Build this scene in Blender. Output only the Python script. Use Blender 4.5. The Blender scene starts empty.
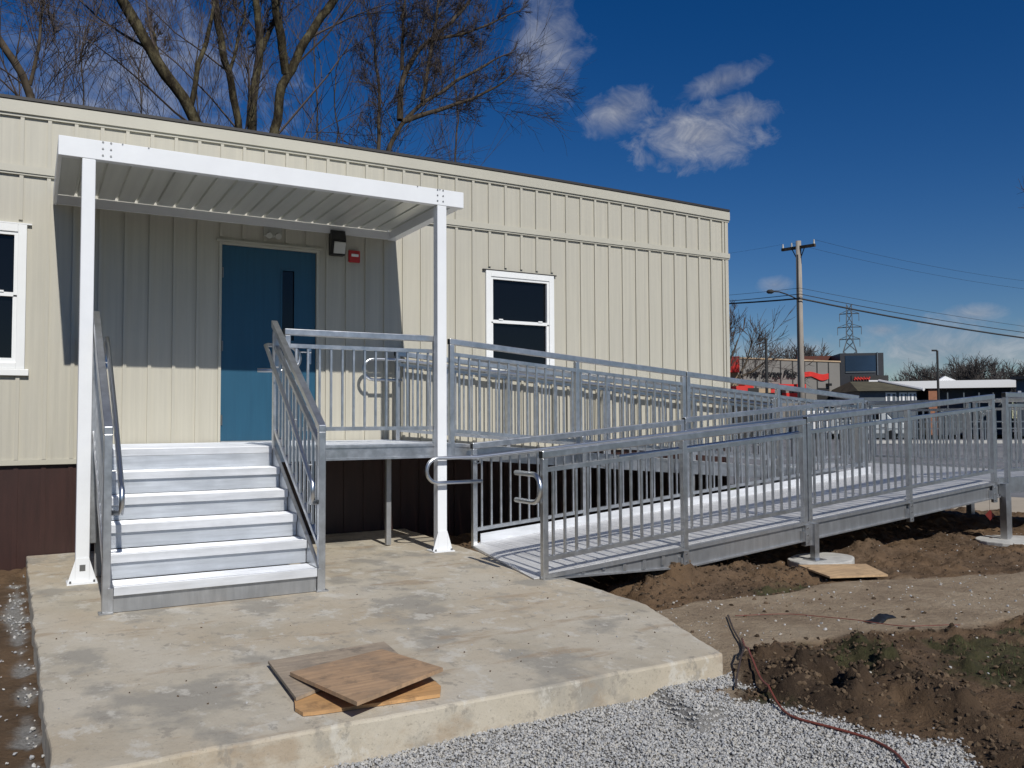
import bpy, bmesh, math, random
import numpy as np
from mathutils import Vector, Matrix, noise
random.seed(7)
rng = np.random.default_rng(7)
PI = math.pi
SC = bpy.context.scene
COL = SC.collection
V = Vector

# ------------------------------------------------------------------ camera
S = .235
F = 845.4; YAW = .517; PIT = .043; ROL = .005
CAM = V((0, -40.216*S, 5.45*S))
cR = V((math.cos(YAW), -math.sin(YAW), 0))
cF = V((math.sin(YAW)*math.cos(PIT), math.cos(YAW)*math.cos(PIT), math.sin(PIT)))
cU = V((-math.sin(YAW)*math.sin(PIT), -math.cos(YAW)*math.sin(PIT), math.cos(PIT)))
cd = bpy.data.cameras.new('camera'); cam = bpy.data.objects.new('camera', cd); COL.objects.link(cam)
lx = cR*math.cos(ROL) - cU*math.sin(ROL); ly = cR*math.sin(ROL) + cU*math.cos(ROL)
m = Matrix((lx, ly, -cF)).transposed().to_4x4(); m.translation = CAM
cam.matrix_world = m
cd.sensor_width = 36; cd.lens = F/1024*36; cd.clip_start = .05; cd.clip_end = 6000
SC.camera = cam

def ray(px, py):          # survey of the place: sight line of a point seen in the photograph
    u = px-512; v = py-384
    c, s = math.cos(ROL), math.sin(ROL)
    u, v = c*u-s*v, s*u+c*v
    return cR*u - cU*v + cF*F
def atY(px, py, y): r = ray(px, py); return CAM + r*((y-CAM.y)/r.y)
def atZ(px, py, z): r = ray(px, py); return CAM + r*((z-CAM.z)/r.z)
def atD(px, py, d): r = ray(px, py); return CAM + r*(d/math.hypot(r.x, r.y))

# ------------------------------------------------------------------ materials
def mat(name, col, rough=.6, metal=0., spec=.5):
    M = bpy.data.materials.new(name); M.use_nodes = True
    b = M.node_tree.nodes['Principled BSDF']
    b.inputs['Base Color'].default_value = (*col, 1); b.inputs['Roughness'].default_value = rough
    b.inputs['Metallic'].default_value = metal; b.inputs['Specular IOR Level'].default_value = spec
    return M
def nt(M): return M.node_tree.nodes, M.node_tree.links, M.node_tree.nodes['Principled BSDF']
def noise_node(M, scale, stretch=(1, 1, 1), detail=6, rough=.6, coord='Object', rot=(0, 0, 0)):
    n, l, b = nt(M)
    tc = n.new('ShaderNodeTexCoord'); mp = n.new('ShaderNodeMapping'); mp.inputs['Scale'].default_value = stretch
    mp.inputs['Rotation'].default_value = rot
    if coord == 'World':
        g = n.new('ShaderNodeNewGeometry'); l.new(g.outputs['Position'], mp.inputs['Vector'])
    else: l.new(tc.outputs[coord], mp.inputs['Vector'])
    t = n.new('ShaderNodeTexNoise'); t.inputs['Scale'].default_value = scale
    t.inputs['Detail'].default_value = detail; t.inputs['Roughness'].default_value = rough
    l.new(mp.outputs[0], t.inputs['Vector'])
    return t.outputs['Fac']
def ramp(M, fac, stops):
    n, l, b = nt(M); r = n.new('ShaderNodeValToRGB'); e = r.color_ramp.elements
    e[0].position, e[0].color = stops[0][0], (*stops[0][1], 1)
    e[1].position, e[1].color = stops[1][0], (*stops[1][1], 1)
    for p, c in stops[2:]: x = e.new(p); x.color = (*c, 1)
    l.new(fac, r.inputs[0]); return r.outputs[0]
def mixc(M, fac, a, b_, mode='MIX'):
    n, l, b = nt(M); x = n.new('ShaderNodeMix'); x.data_type = 'RGBA'; x.blend_type = mode
    for s, i in ((fac, 0), (a, 6), (b_, 7)):
        if isinstance(s, (int, float)): x.inputs[i].default_value = s
        elif isinstance(s, tuple): x.inputs[i].default_value = (*s, 1)
        else: l.new(s, x.inputs[i])
    return x.outputs[2]
def setcol(M, s): n, l, b = nt(M); l.new(s, b.inputs['Base Color'])
def setrough(M, fac, lo, hi):
    n, l, b = nt(M); r = n.new('ShaderNodeMapRange'); r.inputs['To Min'].default_value = lo; r.inputs['To Max'].default_value = hi
    l.new(fac, r.inputs[0]); l.new(r.outputs[0], b.inputs['Roughness'])
def bump(M, fac, strength=.3, dist=.01):
    n, l, b = nt(M); x = n.new('ShaderNodeBump'); x.inputs['Strength'].default_value = strength; x.inputs['Distance'].default_value = dist
    l.new(fac, x.inputs['Height'])
    if b.inputs['Normal'].is_linked: l.new(b.inputs['Normal'].links[0].from_socket, x.inputs['Normal'])
    l.new(x.outputs[0], b.inputs['Normal'])
def varied(name, col, rough=.6, metal=0., amt=.12, scale=3., stretch=(1, 1, 1), bs=0., bscale=60., bstretch=(1, 1, 1), coord='World', spec=.5, rvar=0):
    M = mat(name, col, rough, metal, spec)
    f = noise_node(M, scale, stretch, coord=coord)
    lo = tuple(c*(1-amt) for c in col); hi = tuple(min(1, c*(1+amt)) for c in col)
    setcol(M, ramp(M, f, [(.3, lo), (.7, hi)]))
    if rvar: setrough(M, noise_node(M, scale*2.3, stretch, coord=coord), rough-rvar, rough+rvar)
    if bs: bump(M, noise_node(M, bscale, bstretch, coord=coord), bs, .004)
    return M

M = {}
# cream siding: pebbled aluminium panels with faint vertical grain and run-off streaks
m_ = mat('cream_siding', (.56, .53, .43), .5)
f1 = noise_node(m_, 1.0, (26, 26, .6), 5, .6, 'World'); f2 = noise_node(m_, .8, (1, 1, 1), 4, .6, 'World')
c_ = ramp(m_, f1, [(.3, (.43, .41, .345)), (.7, (.505, .48, .40))])
c_ = mixc(m_, ramp(m_, f2, [(.45, (0, 0, 0)), (.75, (.35,)*3)]), c_, (.42, .405, .35)); c_ = mixc(m_, ramp(m_, noise_node(m_, 1, (9, 9, .35), 8, .7, 'World'), [(.58, (0, 0, 0)), (.72, (.45,)*3)]), c_, (.36, .34, .28)); setcol(m_, c_)
bump(m_, noise_node(m_, 1., (160, 160, 14), 3, .5, 'World'), .2, .002); bump(m_, noise_node(m_, 2.2, (1.6, 1, .5), 3, .5, 'World'), .35, .02); M['siding'] = m_
M['trim'] = varied('cream_trim', (.475, .455, .38), .45, amt=.05, scale=2, bs=.05)
M['skirt'] = varied('brown_skirting', (.036, .014, .011), .45, amt=.2, scale=3, stretch=(6, 6, .7), bs=.08, bscale=40)
M['roof_edge'] = mat('dark_roof_edge', (.03, .028, .028), .6)
M['white'] = varied('white_paint', (.78, .80, .82), .35, amt=.03, scale=4, bs=.04, bscale=25)
M['vinyl'] = varied('white_vinyl', (.80, .81, .80), .35, amt=.02, scale=5)
m_ = mat('ribbed_pan', (.6, .6, .6), .33, .35)
setcol(m_, ramp(m_, noise_node(m_, 1, (9, .5, 1), 4, .5, 'World'), [(.3, (.60, .61, .57)), (.7, (.72, .73, .68))])); M['pan'] = m_
def alu(name, col, rough, metal, grain, bs=.08):
    m_ = mat(name, col, rough, metal)
    f = noise_node(m_, 1, grain, 5, .6, 'World'); g = noise_node(m_, 2.2, (1, 1, 1), 5, .65, 'World')
    c = ramp(m_, f, [(.3, tuple(x*.82 for x in col)), (.7, tuple(min(1, x*1.12) for x in col))])
    c = mixc(m_, ramp(m_, g, [(.42, (0, 0, 0)), (.7, (.5,)*3)]), c, tuple(x*.72 for x in col))
    setcol(m_, c); setrough(m_, noise_node(m_, 7, (1, 1, 1), 5, .6, 'World'), rough-.12, rough+.14); bump(m_, f, bs, .001)
    return m_
M['alu'] = alu('mill_aluminium', (.60, .615, .635), .34, .93, (14, 14, 14))
M['alu_dull'] = alu('weathered_aluminium', (.44, .445, .45), .45, .85, (20, 20, 3))
M['tread'] = alu('ribbed_tread_aluminium', (.78, .80, .83), .42, .45, (2, 90, 20), .15)
M['riser'] = alu('riser_aluminium', (.60, .63, .67), .45, .66, (3, 3, 40))
M['deck'] = alu('deck_plank_aluminium', (.80, .80, .80), .42, .35, (90, 2, 20), .2)
M['pipe'] = mat('handrail_pipe', (.58, .60, .62), .33, 1.)
M['black'] = mat('black_plastic', (.012, .012, .012), .45)
M['bolt'] = mat('grey_bolt', (.25, .25, .25), .4, .8)
m_ = mat('blue_door_paint', (.018, .125, .235), .42)
setcol(m_, ramp(m_, noise_node(m_, 1, (30, 1, 1.2), 4, .6, 'World'), [(.3, (.010, .068, .125)), (.7, (.014, .085, .152))])); M['door'] = m_
M['glass'] = mat('dark_glass', (.004, .005, .007), .03, 0, .32)
M['glass'].node_tree.nodes['Principled BSDF'].inputs['Coat Weight'].default_value = 0
M['lens'] = mat('frosted_lens', (.55, .55, .52), .3)
M['clear'] = mat('clear_plastic', (.42, .42, .38), .15)
M['red'] = mat('red_plastic', (.45, .02, .02), .4)
M['redpaint'] = varied('red_paint', (.62, .035, .025), .5, amt=.1, scale=2)

# slab concrete
m_ = mat('slab_concrete', (.40, .36, .29), .88)
def patch(c, sc_, lo, hi, amt, col, st=(1, 1, 1), det=9, ro=.62, rot=0):
    return mixc(m_, ramp(m_, noise_node(m_, sc_, st, det, ro, 'World', (0, 0, rot)), [(lo, (0, 0, 0)), (hi, (amt,)*3)]), c, col)
a = noise_node(m_, 1.3, (1.3, .9, 1), 10, .62, 'World', (0, 0, .06))
c = ramp(m_, a, [(.32, (.39, .35, .275)), (.46, (.48, .43, .34)), (.60, (.52, .47, .38)), (.74, (.46, .42, .345))])
c = patch(c, .6, .48, .62, .5, (.45, .36, .245), (1.2, 1, 1), 6, .6)
c = patch(c, 1.5, .52, .60, .8, (.30, .28, .24), (1.2, .9, 1), 10, .62, .3)
c = patch(c, 3.2, .55, .60, .75, (.57, .54, .47), (1.5, 1, 1), 10, .70)
c = patch(c, 2.3, .56, .63, .6, (.33, .245, .16), (.5, 1.5, 1), 9, .66, .12)
c = patch(c, 7, .57, .62, .65, (.27, .245, .205), (1.3, 1, 1), 8, .70)
c = patch(c, 30, .58, .67, .55, (.26, .23, .185), (1, 1, 1), 6, .75)
c = patch(c, 90, .60, .70, .55, (.15, .13, .11), (1, 1, 1), 4, .7)
setcol(m_, c); bump(m_, noise_node(m_, 10, (1.5, 1, 1), 9, .68, 'World'), .4, .02); bump(m_, noise_node(m_, 140, (1, 1, 1), 4, .6, 'World'), .3, .003)
M['slab'] = m_
M['footing'] = varied('pale_concrete', (.46, .45, .42), .9, amt=.18, scale=8, bs=.5, bscale=50)
# plywood
def ply(name, base, dark, rot):
    m_ = mat(name, base, .75)
    f = noise_node(m_, 1, (3, 40, 3), 5, .6, 'World', (0, 0, rot)); g = noise_node(m_, 3.5, (1, 1, 1), 7, .7, 'World')
    c = ramp(m_, f, [(.3, tuple(x*.75 for x in base)), (.7, tuple(x*1.2 for x in base))]); c = mixc(m_, ramp(m_, noise_node(m_, 8, (1, 1, 1), 8, .75, 'World'), [(.52, (0, 0, 0)), (.62, (.6,)*3)]), c, tuple(x*.6 for x in dark))
    setcol(m_, mixc(m_, ramp(m_, g, [(.48, (0, 0, 0)), (.66, (.75,)*3)]), c, dark)); bump(m_, f, .3, .002)
    return m_
M['ply_a'] = ply('weathered_plywood', (.43, .28, .165), (.26, .19, .13), .3)
M['ply_b'] = ply('orange_plywood', (.52, .30, .13), (.34, .20, .10), -.4)
M['ply_c'] = ply('greyed_plywood', (.36, .29, .215), (.22, .185, .15), .8)
M['ply_d'] = ply('fresh_plywood', (.50, .34, .19), (.36, .24, .14), .1)
M['bark'] = varied('bark', (.07, .056, .042), .95, amt=.6, scale=5, stretch=(1, 1, .4), bs=1., bscale=14, spec=.1)
m_ = mat('lichened_bark', (.1, .09, .06), .95, 0, .1); f_ = noise_node(m_, 4.5, (1, 1, .45), 8, .7, 'World')
setcol(m_, ramp(m_, f_, [(.36, (.018, .014, .010)), (.48, (.045, .037, .024)), (.60, (.105, .09, .052)), (.72, (.17, .15, .10))]))
for k_ in (f_, noise_node(m_, 16, (1, 1, .35), 6, .7, 'World')): bump(m_, k_, 1., .05)
M['bark_mottled'] = m_  # bark mottled at random from near black to pale olive
M['twig'] = mat('twigs', (.06, .045, .038), .9)
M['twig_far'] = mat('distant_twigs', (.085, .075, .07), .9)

# ------------------------------------------------------------------ object helpers
WL = {}
def _sub(obj, key): return WL[obj.name] if obj else V((0, 0, 0))
class MB:
    def __init__(s): s.v = []; s.f = []; s.mi = []; s.c = None
    def add(s, vs, fs, k=0):
        o = len(s.v); s.v += [tuple(x) for x in vs]; s.f += [tuple(i+o for i in q) for q in fs]; s.mi += [k]*len(fs); return s
    def box(s, x0, x1, y0, y1, z0, z1, k=0):
        return s.add([(x0,y0,z0),(x1,y0,z0),(x1,y1,z0),(x0,y1,z0),(x0,y0,z1),(x1,y0,z1),(x1,y1,z1),(x0,y1,z1)],
                     [(0,3,2,1),(4,5,6,7),(0,1,5,4),(1,2,6,5),(2,3,7,6),(3,0,4,7)], k)
    def beam(s, a, b, w, h, up=(0, 0, 1), k=0, vertical_ends=True):   # rectangular bar a->b (centre line), w across, h in z
        a, b = V(a), V(b); d = (b-a)
        side = d.cross(V(up));
        if side.length < 1e-6: side = V((1, 0, 0))
        side.normalize(); u = V(up) if vertical_ends and abs(d.normalized().dot(V(up))) < .95 else side.cross(d).normalized()
        q = [side*sx*w/2 + u*sz*h/2 for sx, sz in ((-1,-1),(1,-1),(1,1),(-1,1))]
        return s.add([a+x for x in q]+[b+x for x in q], [(0,1,2,3),(7,6,5,4),(0,4,5,1),(1,5,6,2),(2,6,7,3),(3,7,4,0)], k)
    def tube(s, pts, r, n=8, cap=True, k=0):
        pts = [V(p) for p in pts]; R = r if isinstance(r, (list, tuple)) else [r]*len(pts)
        o = len(s.v); prev = None
        for i, p in enumerate(pts):
            t = (pts[min(i+1, len(pts)-1)]-pts[max(i-1, 0)])
            if t.length < 1e-9: t = V((0,0,1))
            t.normalize()
            if prev is None:
                a = t.cross(V((0, 0, 1)));
                if a.length < .1: a = t.cross(V((1, 0, 0)))
            else: a = prev - t*prev.dot(t)
            a.normalize(); prev = a; b = t.cross(a)
            for j in range(n):
                q = 2*PI*j/n; s.v.append(tuple(p + (a*math.cos(q)+b*math.sin(q))*R[i]))
        for i in range(len(pts)-1):
            for j in range(n):
                s.f.append((o+i*n+j, o+i*n+(j+1)%n, o+(i+1)*n+(j+1)%n, o+(i+1)*n+j)); s.mi.append(k)
        if cap:
            s.f.append(tuple(o+j for j in reversed(range(n)))); s.mi.append(k)
            e = o+(len(pts)-1)*n; s.f.append(tuple(e+j for j in range(n))); s.mi.append(k)
        return s
    def prism(s, poly, z0, z1, k=0):    # poly in xy, counter-clockwise
        n = len(poly)
        return s.add([(x, y, z0) for x, y in poly]+[(x, y, z1) for x, y in poly],
            [tuple(reversed(range(n))), tuple(range(n, 2*n))]+[(i, (i+1)%n, n+(i+1)%n, n+i) for i in range(n)], k)
    def build(s, name, m, parent=None, smooth=False, bevel=0, origin=None):
        if not s.v: return None
        A = np.array(s.v, dtype=float)
        if origin is None: c = V(((A[:,0].min()+A[:,0].max())/2, (A[:,1].min()+A[:,1].max())/2, A[:,2].min()))
        else: c = V(origin)
        A = A-np.array(c)
        me = bpy.data.meshes.new(name); me.from_pydata(A.tolist(), [], s.f)
        for x in (m if isinstance(m, (list, tuple)) else [m]): me.materials.append(x)
        if any(s.mi): me.polygons.foreach_set('material_index', s.mi)
        if smooth: me.polygons.foreach_set('use_smooth', [True]*len(s.f))
        me.update()
        o = bpy.data.objects.new(name, me); COL.objects.link(o); put(o, c, parent)
        if bevel:
            b = o.modifiers.new('bevel', 'BEVEL'); b.width = bevel; b.segments = 2; b.limit_method = 'ANGLE'
        return o
def put(o, w, parent=None):
    WL[o.name] = V(w)
    if parent: o.parent = parent; o.location = V(w)-WL[parent.name]
    else: o.location = V(w)
def tag(o, label=None, cat=None, group=None, kind=None):
    if label: o['label'] = label
    if cat: o['category'] = cat
    if group: o['group'] = group
    if kind: o['kind'] = kind
    return o
def thing(name, loc, label, cat, group=None):
    o = bpy.data.objects.new(name, None); o.empty_display_size = .2; COL.objects.link(o); put(o, V(loc))
    return tag(o, label, cat, group)
def dup(o, w, parent=None):     # linked copy of one object placed at world point w
    c = o.copy(); COL.objects.link(c); c.parent = None; put(c, V(w), parent); return c
def dup_tree(o, loc, rz=0, sc=1, label=None, group=None):
    r = o.copy(); COL.objects.link(r); r.location = loc; r.rotation_euler = (0, 0, rz); r.scale = (sc,)*3
    if label: r['label'] = label
    if group: r['group'] = group
    for ch in list(o.children):
        c = ch.copy(); COL.objects.link(c); c.parent = r
        for g in ch.children:
            d = g.copy(); COL.objects.link(d); d.parent = c
    return r
def struct(o): o['kind'] = 'structure'; return o
def fbm(x, y, s, o=4, z=0): return noise.fractal(V((x*s, y*s, z)), 1., 2., o)
def text_mesh(body, size, mat_, name, loc, rx, rz, parent, extrude=.02, shear=0, sx=1, bold=0):
    cu = bpy.data.curves.new(name, 'FONT'); cu.body = body; cu.size = size; cu.extrude = extrude; cu.shear = shear; cu.offset = bold
    cu.resolution_u = 3
    t = bpy.data.objects.new(name+'_src', cu); COL.objects.link(t)
    bpy.context.view_layer.update()
    me = bpy.data.meshes.new_from_object(t.evaluated_get(bpy.context.evaluated_depsgraph_get()))
    bpy.data.objects.remove(t); me.materials.clear(); me.materials.append(mat_)
    o = bpy.data.objects.new(name, me); COL.objects.link(o); put(o, loc, parent); o.rotation_euler = (rx, 0, rz); o.scale = (sx, 1, 1)
    return o

# ================================================================== BUILDING
BX0, BX1, BD = -5.0, 9.13, 12.0
X0 = (-.517)*S          # a batten stands here
def ztop(x):
    t = (x+.12)/(BX1+.12); t = max(-.3, min(1.0, t)); return 4.425 + .05*4*t*(1-t)
bld = thing('modular_building', (3, 6, -.05), 'long cream modular classroom building with brown skirting and a blue door', 'building')
door_x0, door_x1, door_z0, door_z1 = 1.735, 2.835, 1.06, 3.235
W = [(4.985, 6.005, 1.86, 3.19), (-1.10, -.065, 1.80, 3.205)]
# wall panel with openings: grid of rectangles
def wall_cells(z0, z1):
    xs = sorted({BX0, BX1, door_x0, door_x1, *[w_[0] for w_ in W], *[w_[1] for w_ in W]})
    zs = sorted({z0, z1, door_z0, door_z1, *[w_[2] for w_ in W], *[w_[3] for w_ in W]})
    zs = [z for z in zs if z0 <= z <= z1]
    for i in range(len(xs)-1):
        for j in range(len(zs)-1):
            cx, cz = (xs[i]+xs[i+1])/2, (zs[j]+zs[j+1])/2
            if door_x0 < cx < door_x1 and door_z0 < cz < door_z1: continue
            if any(w_[0] < cx < w_[1] and w_[2] < cz < w_[3] for w_ in W): continue
            yield xs[i], xs[i+1], zs[j], zs[j+1]
wb = MB()
for x0, x1, z0, z1 in wall_cells(.873, 4.36): wb.box(x0, x1, 0, .10, z0, z1)
wb.box(BX1-.10, BX1, .101, BD, .873, 4.36); wb.box(BX0, BX0+.1, .101, BD, .873, 4.36); wb.box(BX0, BX1, BD+.001, BD+.1, .873, 4.36)
n0 = int((BX0-X0)/S)
for n in range(n0, 40):
    x = X0+n*S
    if x > BX1-.06: continue
    w_ = .017
    segs = [(.925, 3.70)]
    if door_x0-.06 < x < door_x1+.06: segs = [(door_z1+.05, 3.70)]
    for ww in W:
        if ww[0]-.06 < x < ww[1]+.06: segs = [(.925, ww[2]-.06), (ww[3]+.05, 3.70)]
    for a_, b2 in segs: wb.box(x-w_, x+w_, -.021, .0, a_, b2)
    wb.box(x-w_, x+w_, -.021, .0, 3.785, 4.33)
wb.box(BX1-.045, BX1+.016, -.018, 0, .925, 3.70); wb.box(BX1-.045, BX1+.016, -.018, 0, 3.785, 4.33)
for k in range(50):
    y = .2+k*S
    if y < BD: wb.box(BX1, BX1+.016, y-.017, y+.017, .925, 4.3)
wb.build('wall', M['siding'], bld)
# trims
fb = MB(); nseg = 60
for i in range(nseg):
    xa = BX0+(BX1+.035-BX0)*i/nseg; xb = BX0+(BX1+.035-BX0)*(i+1)/nseg
    za, zb = ztop(xa), ztop(xb)
    prof = [(-.045, -.13), (-.045, -.01), (-.03, 0), (.1, 0), (.1, -.13)]
    vs = [(xa, y, za+dz) for y, dz in prof]+[(xb, y, zb+dz) for y, dz in prof]; k = len(prof)
    fb.add(vs, [tuple(range(k)), tuple(reversed(range(k, 2*k)))]+[(j, k+j, k+(j+1)%k, (j+1)%k) for j in range(k)])
    fb.add([(xa, -.026, za-.158), (xb, -.026, zb-.158), (xb, -.026, zb-.131), (xa, -.026, za-.131), (xa, .0, za-.158), (xb, .0, zb-.158), (xb, 0, zb-.131), (xa, 0, za-.131)],
           [(0,1,2,3),(0,4,5,1),(3,2,6,7)])
fb.build('fascia', M['trim'], bld)
tb = MB(); tb.box(BX0, BX1+.03, -.04, -.001, 3.715, 3.785); tb.box(BX0, BX1+.03, -.028, -.001, 3.695, 3.714)
tb.build('band_trim', M['trim'], bld)
tb = MB(); tb.box(BX0, BX1+.02, -.02, -.001, .873, .922); tb.build('base_trim', M['trim'], bld)
sk = MB(); sk.box(BX0, BX1-.03, .03, .1, -.35, .872); sk.box(BX1-.10, BX1-.03, .101, BD, -.35, .872)
for n in range(n0, 40):
    x = X0+n*S
    if x < BX1-.06: sk.box(x-.02, x+.02, .018, .03, -.35, .872)
sk.build('skirting', M['skirt'], bld)
rb = MB()
for i in range(nseg):
    xa = BX0-.02+(BX1+.05-BX0)*i/nseg; xb = BX0-.02+(BX1+.05-BX0)*(i+1)/nseg
    za, zb = ztop(xa)+.002, ztop(xb)+.002
    rb.add([(xa,-.052,za),(xb,-.052,zb),(xb,-.052,zb+.03),(xa,-.052,za+.03),(xa,BD,za),(xb,BD,zb),(xb,BD,zb+.05),(xa,BD,za+.05)],
           [(0,1,2,3),(3,2,6,7),(0,4,5,1),(4,7,6,5)]+([(1,5,6,2)] if i == nseg-1 else []))
rb.build('roof', M['roof_edge'], bld)
# door
fr = MB(); d0, d1, dz = door_x0, door_x1, door_z1
fr.box(d0, d0+.03, -.022, .06, door_z0, dz); fr.box(d1-.03, d1, -.022, .06, door_z0, dz); fr.box(d0+.03, d1-.03, -.022, .06, dz-.03, dz)
fr.box(d0-.03, d1+.03, -.03, -.001, dz+.001, dz+.022)
fr.build('door_frame', M['trim'], bld, bevel=.003)
db = MB(); a0, a1 = d0+.033, d1-.033
lx0, lx1, lz0, lz1 = atY(282, 269, 0).x, atY(295, 269, 0).x, 2.18, atY(285, 270, 0).z
xs = [a0, lx0, lx1, a1]; zs = [1.075, lz0, lz1, dz-.033]
for i in range(3):
    for j in range(3):
        if (i, j) != (1, 1): db.box(xs[i], xs[i+1], .012, .055, zs[j], zs[j+1])
door = db.build('door', M['door'], bld)
g = MB(); g.box(lx0, lx1, .03, .04, lz0, lz1); g.build('door_window', M['glass'], door)
g = MB()
for e in ((lx0-.012, lx0+.006, lz0-.012, lz1+.012), (lx1-.006, lx1+.012, lz0-.012, lz1+.012), (lx0+.006, lx1-.006, lz0-.012, lz0+.006), (lx0+.006, lx1-.006, lz1-.006, lz1+.012)):
    g.box(e[0], e[1], .004, .0118, e[2], e[3])
g.build('window_bead', M['door'], door)
for z in (1.3, 2.1, 2.9):
    g = MB(); g.tube([(a0+.012, .004, z-.055), (a0+.012, .004, z+.055)], .008, 8); g.build('hinge', M['bolt'], door)
g = MB(); g.box(a1-.09, a1-.05, -.004, .0118, 1.93, 2.15); g.tube([(a1-.07, -.004, 2.06), (a1-.07, -.055, 2.06), (a1-.19, -.055, 2.06)], .011, 8)
g.build('handle', M['pipe'], door)
g = MB(); g.box(d0+.03, d1-.03, -.04, .058, 1.055, 1.073); g.build('threshold', M['alu_dull'], bld)
# windows
for x0, x1, z0, z1 in W:
    fr = MB(); c = .075
    fr.box(x0, x0+c, -.035, .02, z0, z1); fr.box(x1-c, x1, -.035, .02, z0, z1)
    fr.box(x0+c, x1-c, -.035, .02, z1-c, z1); fr.box(x0+c, x1-c, -.035, .02, z0, z0+c*.8)
    win = fr.build('window', M['vinyl'], bld, bevel=.004)
    i0, i1, j0, j1 = x0+c, x1-c, z0+c*.8, z1-c; zm = (j0+j1)/2+.02
    up = MB()
    for (p, q, r_, t) in ((i0, i0+.03, zm, j1), (i1-.03, i1, zm, j1), (i0+.03, i1-.03, j1-.03, j1), (i0+.03, i1-.03, zm-.015, zm+.025)): up.box(p, q, -.022, .018, r_, t)
    up.build('upper_sash', M['vinyl'], win)
    lo = MB()
    for (p, q, r_, t) in ((i0, i0+.035, j0, zm-.016), (i1-.035, i1, j0, zm-.016), (i0+.035, i1-.035, j0, j0+.045)): lo.box(p, q, -.012, .019, r_, t)
    lo.build('lower_sash', M['vinyl'], win)
    g = MB(); g.box(i0+.002, i1-.002, .022, .03, j0, j1); g.build('pane', M['glass'], win)
    for xx in (i0+.14, i1-.14):
        g = MB(); g.box(xx-.03, xx+.03, -.032, -.0225, zm+.022, zm+.04); g.build('latch', M['vinyl'], win)
    g = MB(); g.box(x0-(.035 if x0 < 0 else 0), x1+(.035 if x0 < 0 else 0), -.05, -.001, z0-(.065 if x0 < 0 else .02), z0-.002); g.build('sill', M['vinyl'], win, bevel=.004)
    g = MB(); g.box(x0-.04, x1+.04, -.036, -.001, z1+.001, z1+.014); g.build('head_flashing', M['roof_edge'] if x0 > 0 else M['vinyl'], win)
    

# wall fixtures
t = thing('wall_lamp', (3.03, -.05, 3.19), 'black wall pack lamp with frosted lens on the shaded wall beside the red alarm', 'lamp')
g = MB(); g.add([(2.945,-.002,3.19),(3.115,-.002,3.19),(3.115,-.002,3.47),(2.945,-.002,3.47),(2.945,-.09,3.19),(3.115,-.09,3.19),(3.115,-.13,3.36),(2.945,-.13,3.36),(2.945,-.10,3.47),(3.115,-.10,3.47)],
      [(0,1,2,3)[::-1],(4,5,6,7),(7,6,9,8),(8,9,2,3),(0,1,5,4),(0,4,7,8,3),(1,2,9,6,5)]); g.build('housing', M['black'], t)
g = MB(); g.add([(2.975,-.0925,3.205),(3.108,-.0925,3.205),(3.108,-.131,3.335),(2.975,-.131,3.335),(2.975,-.112,3.205),(3.108,-.112,3.205),(3.108,-.15,3.325),(2.975,-.15,3.325)],
      [(4,5,6,7),(7,6,2,3),(0,1,5,4),(0,4,7,3),(1,2,6,5)]); g.build('lens', M['lens'], t)
t = thing('fire_alarm', (3.245, -.03, 3.13), 'red fire alarm horn with white strobe on wall right of the black lamp', 'fire alarm')
g = MB(); g.box(3.175, 3.315, -.045, -.018, 3.13, 3.27); g.build('housing', M['red'], t, bevel=.008)
g = MB(); g.box(3.205, 3.29, -.062, -.0455, 3.195, 3.225); g.build('strobe', M['vinyl'], t, bevel=.005)
t = thing('emergency_light', (2.28, -.04, 3.30), 'small translucent twin-head emergency light above the blue door', 'emergency light')
g = MB(); g.box(2.20, 2.40, -.06, -.018, 3.33, 3.44); g.build('housing', M['clear'], t, bevel=.01)
for xx in (2.25, 2.35):
    g = MB(); g.tube([(xx, -.062, 3.345), (xx, -.10, 3.33)], [.03, .034], 12); g.build('lamp_head', M['clear'], t, smooth=False)

# ================================================================== CANOPY
cn = thing('entrance_canopy', (1.97, -.9, 0), 'white metal awning on two posts over the entrance stairs', 'canopy')
CX0, CX1, CY, CZ0, CZ1 = .152, 3.765, -1.86, 3.425, 3.585
g = MB(); g.box(CX0, CX1, CY, CY+.075, CZ0, CZ1); g.build('front_beam', M['white'], cn, bevel=.004)
for x0, x1 in ((CX0, CX0+.03), (CX1-.10, CX1)):
    g = MB(); g.box(x0, x1, CY+.0755, -.0205, 3.435, 3.58); g.build('side_beam', M['white'], cn, bevel=.003)
g = MB(); g.box(CX0+.0305, CX1-.1005, -.074, -.052, 3.435, 3.526); g.build('wall_hanger', M['white'], cn)
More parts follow.
